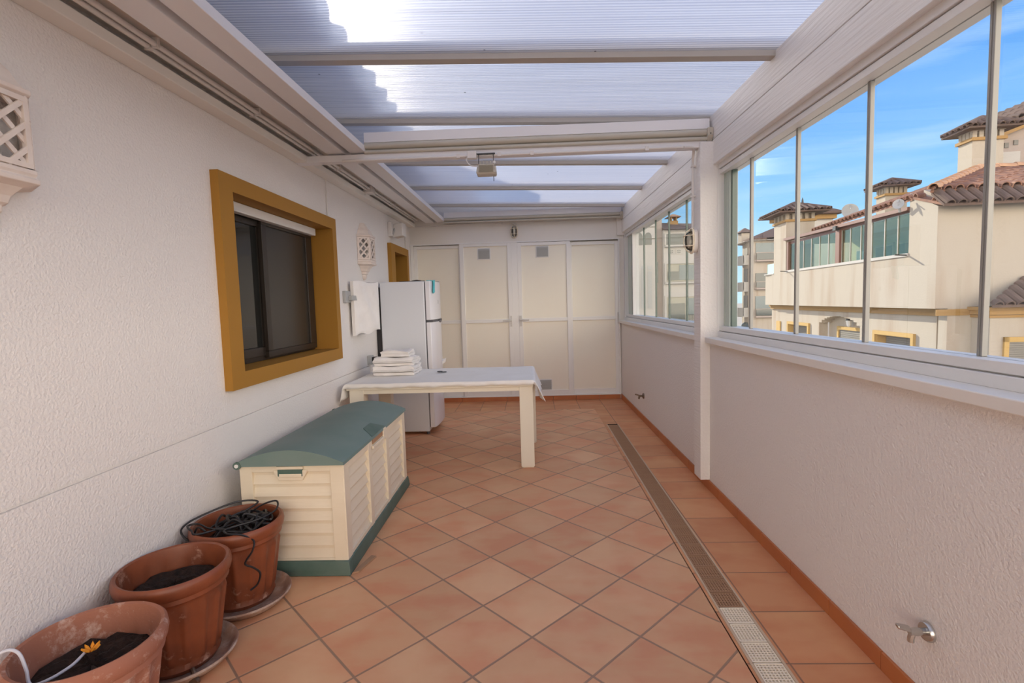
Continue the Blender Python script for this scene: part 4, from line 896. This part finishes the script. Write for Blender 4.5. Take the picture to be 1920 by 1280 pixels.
for a in us[1:-1]: fpart('pane_edge', 'out_white', AP, (a-.015, a+.015, .07, .10, 2.36, 3.40))
fpart('terrace_room', 'shade_room', AP, (.9, 9.0, 2.6, 2.8, 1.1, 3.6), (.3, 1.04, .3, 2.6, 1.1, 3.6), (.3, 9, .25, 4, 3.40, 3.44))
for a in (4.9, 6.2, 7.5): fpart('terrace_door', 'out_white', AP, (a, a+1.1, 2.55, 2.62, 1.1, 3.1)); fpart('terrace_door_glass', 'out_glass_b', AP, (a+.08, a+1.02, 2.53, 2.56, 1.2, 3.0))
mb = MB(); mb.lathe(tuple(Wp(2.0, 1.6, 2.95)), [(.05, -.12), (.10, -.08), (.11, .08), (.04, .14)], 10); mb.build('terrace_lamp', 'dark', AP)
# tiled roofs
def tiled(name, c, nrow, parent, m='rooftile', r=.10, thick=.06):
    """c: four corners eave0, eave1, top1, top0; barrels run from eave to top"""
    c = [Vector(p) for p in c]; mb = MB(); dn = Vector((0, 0, -thick)); mb.hexa([c[0]+dn, c[1]+dn, c[2]+dn, c[3]+dn, c[0], c[1], c[2], c[3]])
    e_ = (c[1]-c[0]).normalized(); down = ((c[0]-c[3])+(c[1]-c[2])).normalized()
    fall = Vector((c[0]-c[3])) if (c[0]-c[3]).length > (c[1]-c[2]).length else Vector((c[1]-c[2])); nr = e_.cross(fall).normalized()
    # walk straight up-slope from the eave and clip at the top edge / hips
    perp = (nr.cross(e_)).normalized(); perp = perp if perp.z > 0 else -perp
    Lw = (c[1]-c[0]).length
    t0 = (c[3]-c[0]).dot(e_); t1 = (c[2]-c[0]).dot(e_); h = (c[3]-c[0]).dot(perp)
    for k in range(nrow):
        s_ = (k+.5)/nrow*Lw
        hh = h
        if t0 > .01 and s_ < t0: hh = h*s_/t0
        if t1 < Lw-.01 and s_ > t1: hh = h*(Lw-s_)/(Lw-t1)
        if hh < .08: continue
        p0 = c[0]+e_*s_; nb = max(1, round(hh/.45))
        for q in range(nb):
            a = p0+perp*(hh*q/nb)-perp*.05; b = p0+perp*(hh*(q+1)/nb); barrel(mb, a+Vector((0, 0, .018)), b, r, 6, e_)
    return mb.build(name, m, parent)
tiled('roof', [Wp(.05, -.15, 3.74), Wp(.05, 8, 3.74), Wp(3, 8, 4.72), Wp(3, 2.9, 4.72)], 34, AP)
tiled('roof', [Wp(6.4, -.02, 3.62), Wp(.9, -.02, 3.72), Wp(3, 2.9, 4.72), Wp(3.05, 2.9, 4.72)], 24, AP)
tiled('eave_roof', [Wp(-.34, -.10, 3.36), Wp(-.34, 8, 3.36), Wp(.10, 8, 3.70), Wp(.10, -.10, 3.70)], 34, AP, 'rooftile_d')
tiled('eave_roof', [Wp(1.04, -.04, 3.80), Wp(-.34, -.04, 3.36), Wp(-.2, .1, 3.42), Wp(1.04, .1, 3.86)], 2, AP)
mb = MB(); a, b = Wp(-.05, -.15, 3.74), Wp(3, 2.9, 4.77); sd_ = (b-a).cross(Vector((0, 0, 1))).normalized(); nseg = 11
for k in range(nseg): barrel(mb, a.lerp(b, k/nseg)+Vector((0, 0, .03)), a.lerp(b, (k+1.05)/nseg), .12, 7, sd_)
a, b = Wp(3, 2.9, 4.77), Wp(3, 8, 4.77)
for k in range(nseg): barrel(mb, a.lerp(b, k/nseg)+Vector((0, 0, .03)), a.lerp(b, (k+1.05)/nseg), .12, 7, UU)
mb.build('ridge_tiles', 'ridge', AP)
# roof slope seen at far end behind beam: dark gutter
fpart('gutter', 'dark', AP, (5.6, 6.6, .05, .18, 3.66, 3.72)); fpart('gutter', 'dark', AP, (4.55, 4.75, -.12, .05, 3.42, 3.55))
# annex (porch) on the street side
fpart('porch_wall', 'out_cream', AP, (-.55, .0, .80, 6, -9, .93)); fpart('porch_cornice', 'out_ochre', AP, (-.62, -.0, .74, 6, .80, .98), (-.66, 0, .70, 6, .90, .98), (-.58, 0, .77, 6, .73, .79))
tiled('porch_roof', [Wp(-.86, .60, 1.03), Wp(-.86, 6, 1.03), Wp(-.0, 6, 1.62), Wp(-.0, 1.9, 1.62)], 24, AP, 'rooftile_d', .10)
mb = MB(); fb(mb, -.60, -.54, 1.08, 1.18, -1, .29); fb(mb, -.60, -.54, 1.08, 2.8, .18, .29); pw_ = mb.build('window', 'out_yellow', AP)
mb = MB(); z_ = -1
while z_ < .17: fb(mb, -.585, -.565, 1.18, 2.8, z_, z_+.045); z_ += .05
fb(mb, -.57, -.55, 1.18, 2.8, -1, .18); mb.build('shutter', 'shutter', pw_)
# upper block right
def sloped(u0, u1, v0, v1, z0, za, zb_):
    mb = MB(); mb.hexa([Wp(u0, v0, z0), Wp(u0, v1, z0), Wp(u1, v1, z0), Wp(u1, v0, z0), Wp(u0, v0, za), Wp(u0, v1, zb_), Wp(u1, v1, zb_), Wp(u1, v0, za)]); return mb
mb = sloped(4.8, 5.6, 4.80, 9, 3.5, 6.10, 7.7); mb.build('upper_block', 'out', AP)
mb = MB(); mb.hexa([Wp(4.6, 4.6, 6.03), Wp(4.6, 9, 7.70), Wp(5.7, 9, 7.70), Wp(5.7, 4.6, 6.03), Wp(4.6, 4.6, 6.28), Wp(4.6, 9, 7.95), Wp(5.7, 9, 7.95), Wp(5.7, 4.6, 6.28)]); mb.build('upper_cornice', 'out_ochre', AP)
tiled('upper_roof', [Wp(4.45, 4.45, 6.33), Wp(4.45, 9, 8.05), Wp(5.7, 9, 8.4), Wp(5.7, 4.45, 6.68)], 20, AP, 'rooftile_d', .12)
fpart('upper_window', 'shutter', AP, (4.77, 4.8, 4.86, 4.98, 5.75, 5.90)); fpart('upper_window', 'shutter', AP, (4.77, 4.8, 5.12, 5.24, 5.82, 5.97)); fpart('upper_shutter', 'out_white', AP, (4.76, 4.8, 4.82, 5.30, 4.6, 5.62))

def chimney(parent, u0, u1, v0, v1, z0, zb, zv, ztip, ov, mwall='out_cream', nu_=3, nv_=4):
    c = fpart('chimney', mwall, parent, (u0, u1, v0, v1, z0, zb), (u0+.08, u1-.08, v0+.08, v1-.08, zb, zb+.06))
    fpart('chimney_band', 'out_ochre', c, (u0-.06, u1+.06, v0-.06, v1+.06, zb-.02, zb+.07))
    mb = MB(); hu = (u1-u0); hv = (v1-v0)
    for k in range(nv_+1):
        vv = v0+(hv-.12)*k/nv_
        for uu in (u0, u1-.12): fb(mb, uu, uu+.12, vv, vv+.12, zb+.07, zv)
    for k in range(1, nu_):
        uu = u0+(hu-.12)*k/nu_
        for vv in (v0, v1-.12): fb(mb, uu, uu+.12, vv, vv+.12, zb+.07, zv)
    fb(mb, u0-.03, u1+.03, v0-.03, v1+.03, zv-.03, zv+.03); fb(mb, u0+.15, u1-.15, v0+.15, v1-.15, zb, zv)
    mb.build('chimney_vents', 'out_cream', c)
    A4 = [(u0-ov, v0-ov), (u0-ov, v1+ov), (u1+ov, v1+ov), (u1+ov, v0-ov)]; mu, mv = (u0+u1)/2, (v0+v1)/2
    mb = MB(); tip = Wp(mu, mv, ztip); base = [Wp(a, b, zv+.03) for a, b in A4]; mb.loft([[p-Vector((0, 0, .05)) for p in base], base, [tip+(p-tip)*.08 for p in base]])
    for k in range(4):
        a, b = base[k], base[(k+1) % 4]; n_ = max(4, int((b-a).length/.22)); e_ = (b-a).normalized(); mid = (a+b)/2
        for q in range(n_):
            t = (q+.5)/n_; p0 = a.lerp(b, t); hh = 1-abs(t-.5)*2
            barrel(mb, p0-(tip-mid).normalized()*.05+Vector((0, 0, .02)), p0+(tip-mid)*hh*.95, .085, 5, e_)
        barrel(mb, a+Vector((0, 0, .02)), tip, .09, 5, (a-tip).cross(Vector((0, 0, 1))).normalized())
    mb.build('chimney_roof', 'rooftile_d', c); return c
chimney(AP, 8.80, 10.07, 0.0, 1.08, 2.28, 4.33, 4.66, 5.12, .42)
chimney(AP, 9.94, 10.58, 4.3, 5.13, 3.0, 5.36, 5.70, 6.05, .32)
chimney(AP, 3.83, 4.40, 3.30, 4.14, 3.4, 5.80, 6.10, 6.50, .30)
# pennant rods with their shadows on the parapet
for uu, lb in ((1.08, 'thin dark rod sticking out of the near end of the terrace coping'), (8.55, 'thin dark rod sticking out of the far end of the terrace coping')):
    mb = MB(); mb.bar(Wp(uu, 0, 2.31), Wp(uu, -.30, 2.33), .04, .03); tag(mb.build('wall_rod', 'dark', org=Wp(uu, 0, 2.31)), lb, 'rod')
def dish(c, r, lb, nrm):
    t = thing('satellite_dish', c, lb, 'satellite dish'); nrm = Vector(nrm).normalized(); a = nrm.cross(Vector((0, 0, 1))).normalized(); b = nrm.cross(a)
    mb = MB(); c = Vector(c); rings = []
    for q, d in ((0.02, 0), (.35, .02), (.7, .06), (1.0, .12)): rings.append([c+(a*math.cos(2*math.pi*k/24)+b*math.sin(2*math.pi*k/24))*r*q+nrm*d*r*2 for k in range(24)])
    for q, d in ((1.0, .10), (.02, -.03)): rings.append([c+(a*math.cos(2*math.pi*k/24)+b*math.sin(2*math.pi*k/24))*r*q+nrm*d*r*2 for k in range(24)])
    mb.loft(rings); mb.build('bowl', 'grey', t, smooth=True); mb = MB(); mb.tube([c, c-nrm*.12-Vector((0, 0, r*1.2))], .03); mb.tube([c-b*r, c+nrm*r*.9], .015, 6); mb.build('mount', 'grey', t)
dish(Wp(1.15, -.20, 3.62), .13, 'small grey satellite dish on the pillar beside the tiled roof edge', (-.6, -.5, .2))
dish((14.6, 23.9, 5.05), .33, 'round pale satellite dish standing above the brown terrace beam', (-.4, -.9, .25))
wl = thing('wall_lantern', Wp(4.87, .70, .42), 'wall lantern with a pale glass hanging in the arched recess across the street', 'lantern')
mb = MB(); c = Wp(4.87, .50, .42); mb.lathe(tuple(c), [(.03, -.16), (.06, -.12), (.09, .05)], 8); mb.build('glass', 'bulb', wl, smooth=True); mb = MB(); mb.lathe(tuple(c), [(.11, .05), (.09, .09), (.02, .15)], 8); mb.bar(c+Vector((0, 0, .12)), Wp(4.87, .70, .52), .03, .03); mb.build('cap', 'dark', wl)

# ---------------- block with hip roof behind the first chimney
HB = thing('hipped_house', (16.5, 31, -9), 'white house with a hipped roof and ochre eave behind the largest chimney', 'building')
mb = MB(); mb.box(14.6, 17.4, 30, 31, -9, 5.75); mb.build('wall', 'out_white', HB); mb = MB(); mb.box(14.4, 17.5, 29.8, 31.2, 5.6, 5.85); mb.build('cornice', 'out_ochre', HB)
mb = MB(); mb.loft([[(13.9, 29.5, 5.85), (17.75, 29.5, 5.85), (17.75, 31.6, 5.85), (13.9, 31.6, 5.85)], [(13.9, 29.5, 5.95), (17.75, 29.5, 5.95), (17.75, 31.6, 5.95), (13.9, 31.6, 5.95)], [(15.6, 30.4, 6.60), (16.2, 30.4, 6.60), (16.2, 30.8, 6.60), (15.6, 30.8, 6.60)]]); mb.build('roof', 'rooftile_d', HB)
mb = MB(); mb.lathe((16.0, 30.6, 6.55), [(.07, 0), (.05, .25), (.01, .4)], 8); mb.build('finial', 'dark', HB)

# ---------------- distant apartment block (seen left in the near window)
DB = thing('apartment_tower', (26, 55, -9), 'distant cream apartment tower with stacked balconies and a pitched roof, left of the largest chimney', 'building')
mb = MB(); mb.hexa([(23.1, 54, -9), (34, 54, -9), (34, 64, -9), (23.35, 56.8, -9), (23.1, 54, 7.05), (34, 54, 7.05), (34, 64, 7.05), (23.35, 56.8, 7.05)]); mb.build('wall', 'out_cream', DB)
mb = MB(); mb.loft([[(22.6, 53.4, 7.05), (36, 53.4, 7.05), (36, 66, 7.05), (22.9, 57.4, 6.9)], [(22.6, 53.4, 7.2), (36, 53.4, 7.2), (36, 66, 7.2), (22.9, 57.4, 7.05)], [(27, 57, 8.7), (36, 57, 8.7), (36, 60, 8.7), (27.2, 58, 8.7)]]); mb.build('roof', 'rooftile_d', DB)
mb = MB(); mb.box(22.7, 24.4, 53.5, 57.4, 6.98, 7.06); mb.box(24.4, 36, 53.4, 53.6, 7.0, 7.2); mb.build('fascia', 'out_white', DB)
for zt, zr, zb_, g in ((6.75, 5.72, 4.95, 'out_glass_b'), (3.65, 2.76, 2.10, 'out_glass'), (1.28, -.04, -.80, 'out_glass_b')):
    mb = MB(); mb.box(23.55, 26.4, 53.93, 54.02, zr, zt); wn_ = mb.build('window', g, DB)
    mb = MB(); mb.box(23.5, 26.4, 53.6, 53.66, zb_+.08, zr); mb.build('balustrade', 'out_glass', DB)
    mb = MB(); mb.box(23.45, 26.5, 53.5, 54.0, zb_-.12, zb_+.04); mb.box(23.45, 26.4, 53.58, 53.64, zr-.03, zr+.03); mb.build('balcony', 'out', DB)
for z0, z1, zb_ in ((4.85, 6.4, 4.75), (2.85, 4.2, 1.95), (.05, 1.38, -.75)):
    mb = MB(); mb.hexa([(23.10, 54.9, z0), (23.14, 54.9, z0), (23.24, 56.1, z0), (23.2, 56.1, z0), (23.10, 54.9, z1), (23.14, 54.9, z1), (23.24, 56.1, z1), (23.2, 56.1, z1)]); mb.build('window', 'shutter', DB)
    mb = MB(); mb.box(22.65, 23.2, 54.8, 56.3, zb_-.15, zb_); mb.box(22.65, 22.70, 54.8, 56.3, zb_, zb_+.85); mb.box(22.65, 23.2, 54.8, 54.85, zb_, zb_+.85); mb.build('balcony', 'vent', DB)
mb = MB(); mb.lathe((23.15, 55.2, -2.4), [(.55, 0), (.55, .5), (.45, .75), (.2, .95)], 12); mb.build('arch_opening', 'out_glass', DB)
dc = MB(); dc.box(22.75, 23.75, 55.6, 56.5, 6.9, 8.0); cc = dc.build('chimney', 'out_cream', DB); mb = MB(); mb.loft([[(22.5, 55.3, 8.05), (23.95, 55.3, 8.05), (23.95, 56.7, 8.05), (22.5, 56.7, 8.05)], [(23.15, 55.9, 8.55), (23.3, 55.9, 8.55), (23.3, 56.1, 8.55), (23.15, 56.1, 8.55)]]); mb.build('chimney_roof', 'rooftile_d', cc); mb = MB(); mb.box(22.9, 23.6, 55.7, 56.4, 8.0, 8.06); mb.build('chimney_neck', 'dark', cc)
mb = MB()
for k in range(120):
    a = random.uniform(0, 6.28); rr = random.uniform(0, 1.6); c = (23.8+1.9*random.random()+rr*.3*math.cos(a), 50+random.random(), -2.6+random.uniform(-.5, .35)+rr*.1)
    mb.lathe(c, [(.01, -.14), (.16, 0), (.01, .14)], 5)
mb.box(24.8, 24.9, 50.4, 50.5, -9, -2.8); tag(mb.build('tree_crown', 'plant', org=(24.8, 50.5, -9)), 'dark treetop just above the track, between tower and apartment house', 'tree')
fpart('glass_balustrade', 'teal', AP, (10.12, 11.08, .10, .14, 2.31, 2.75), (11.04, 11.08, .1, 1.5, 2.31, 2.75))

# ---------------- buildings seen through the far glazing
FB = thing('arched_building', (12, 55, -9), 'tall pale building with paired arches and slatted windows, seen through the far glazing', 'building')
mb = MB(); mb.box(7.5, 13.3, 54, 64, -9, 11.5); mb.build('wall', 'out_white', FB)
mb = MB(); mb.box(13.3, 14.12, 54.6, 64, -9, 11.5); mb.build('stair_wall', 'out', FB); fbx = MB(); fbx.box(13.45, 13.7, 54.55, 54.6, 3.0, 5.2); fbx.build('slit_window', 'out_glass', FB)
for a, b in ((11.24, 11.98), (12.18, 12.90), (10.3, 11.04)):
    mb = MB(); pr = [(a, 6.92), (b, 6.92), (b, 7.75)]+[((a+b)/2+(b-a)/2*math.cos(math.pi*k/10), 7.75+.46*math.sin(math.pi*k/10)) for k in range(1, 10)]+[(a, 7.75)]
    mb.loft([[(x_, 53.97, z_) for x_, z_ in pr], [(x_, 54.02, z_) for x_, z_ in pr]]); mb.build('arched_window', 'out_glass', FB)
for a, b in ((11.19, 11.61), (11.80, 12.15), (12.46, 12.90), (10.5, 10.9)):
    mb = MB(); z_ = .36
    while z_ < 4.15: mb.box(a, b, 53.93, 53.98, z_, z_+.10); z_ += .17
    mb.box(a, b, 53.98, 54.02, .36, 4.18); mb.box(a, b, 53.95, 54.0, 4.35, 4.75); mb.build('slatted_window', 'grey', FB)
mb = MB(); mb.box(7.5, 13.32, 53.94, 54, 7.52, 7.60); mb.box(7.5, 13.32, 53.94, 54, 8.72, 8.80); mb.build('string_course', 'shutter', FB)
TB = thing('terraced_building', (16, 55, -9), 'white building with glazed balconies and tiled roof, seen through the far glazing', 'building')
mb = MB(); mb.box(14.13, 20.4, 54, 64, -9, 8.40); mb.build('wall', 'out_white', TB)
mb = MB(); mb.loft([[(14.13, 53.4, 8.38), (20.6, 53.4, 8.38), (20.6, 65, 8.38), (14.13, 65, 8.38)], [(14.13, 58, 9.75), (20.6, 58, 9.4), (20.6, 60, 9.4), (14.13, 60, 9.75)]]); mb.build('roof', 'rooftile_d', TB)
mb = MB(); mb.box(15.6, 16.5, 57, 58, 9.0, 9.75); mb.box(15.72, 15.85, 57, 58, 9.7, 10.15); mb.box(16.25, 16.38, 57, 58, 9.7, 10.15); t_ = mb.build('chimney', 'out_ochre', TB); mb = MB(); mb.loft([[(15.3, 56.7, 10.15), (16.8, 56.7, 10.15), (16.8, 58.3, 10.15), (15.3, 58.3, 10.15)], [(15.9, 57.3, 10.5), (16.2, 57.3, 10.5), (16.2, 57.7, 10.5), (15.9, 57.7, 10.5)]]); mb.build('chimney_roof', 'ridge', t_)
for zt, zb_, c in ((7.95, 6.85, 'out_glass'), (4.88, 3.05, 'curtain'), (1.45, -.9, 'curtain')):
    mb = MB(); mb.box(14.35, 20, 53.9, 54.0, zb_, zt); wn_ = mb.build('balcony_opening', c, TB); mb = MB(); mb.box(14.2, 20.1, 53.8, 53.95, zt, zt+.12); mb.box(14.2, 14.36, 53.8, 53.95, zb_, zt); mb.box(14.2, 20.1, 53.6, 53.95, zb_-.22, zb_-.04); mb.build('balcony_frame', 'out_white', TB)
mb = MB(); mb.box(14.5, 15.7, 53.85, 53.9, 3.2, 4.1); mb.box(14.56, 16.27, 53.85, 53.9, -.9, .78); mb.build('glazing', 'out_glass', TB); mb = MB(); mb.box(15.7, 20, 53.85, 53.9, 3.2, 4.75); mb.box(16.5, 20, 53.85, 53.9, -.4, 1.3); mb.build('glazing', 'out_glass_b', TB)
for a in (14.89, 15.68):
    mb = MB(); mb.box(a-.26, a+.26, 53.93, 54.0, 5.88, 6.40); g_ = mb.build('vent_block', 'out_white', TB); mb = MB()
    for k in range(4):
        an = k*math.pi/2+math.pi/4; mb.loft([[(a+.05*math.cos(an), y_, 6.14+.05*math.sin(an)), (a+.21*math.cos(an-.5), y_, 6.14+.21*math.sin(an-.5)), (a+.21*math.cos(an+.5), y_, 6.14+.21*math.sin(an+.5))] for y_ in (53.91, 53.94)])
    for k in range(0): pass
    mb.build('vent_holes', 'out_glass', g_)
mb = MB(); mb.box(16.3, 20, 53.55, 53.58, -.45, -.40)
for k in range(24): mb.box(16.32+k*.15, 16.35+k*.15, 53.55, 53.58, -1.2, -.42)
mb.build('railing', 'dark', TB)
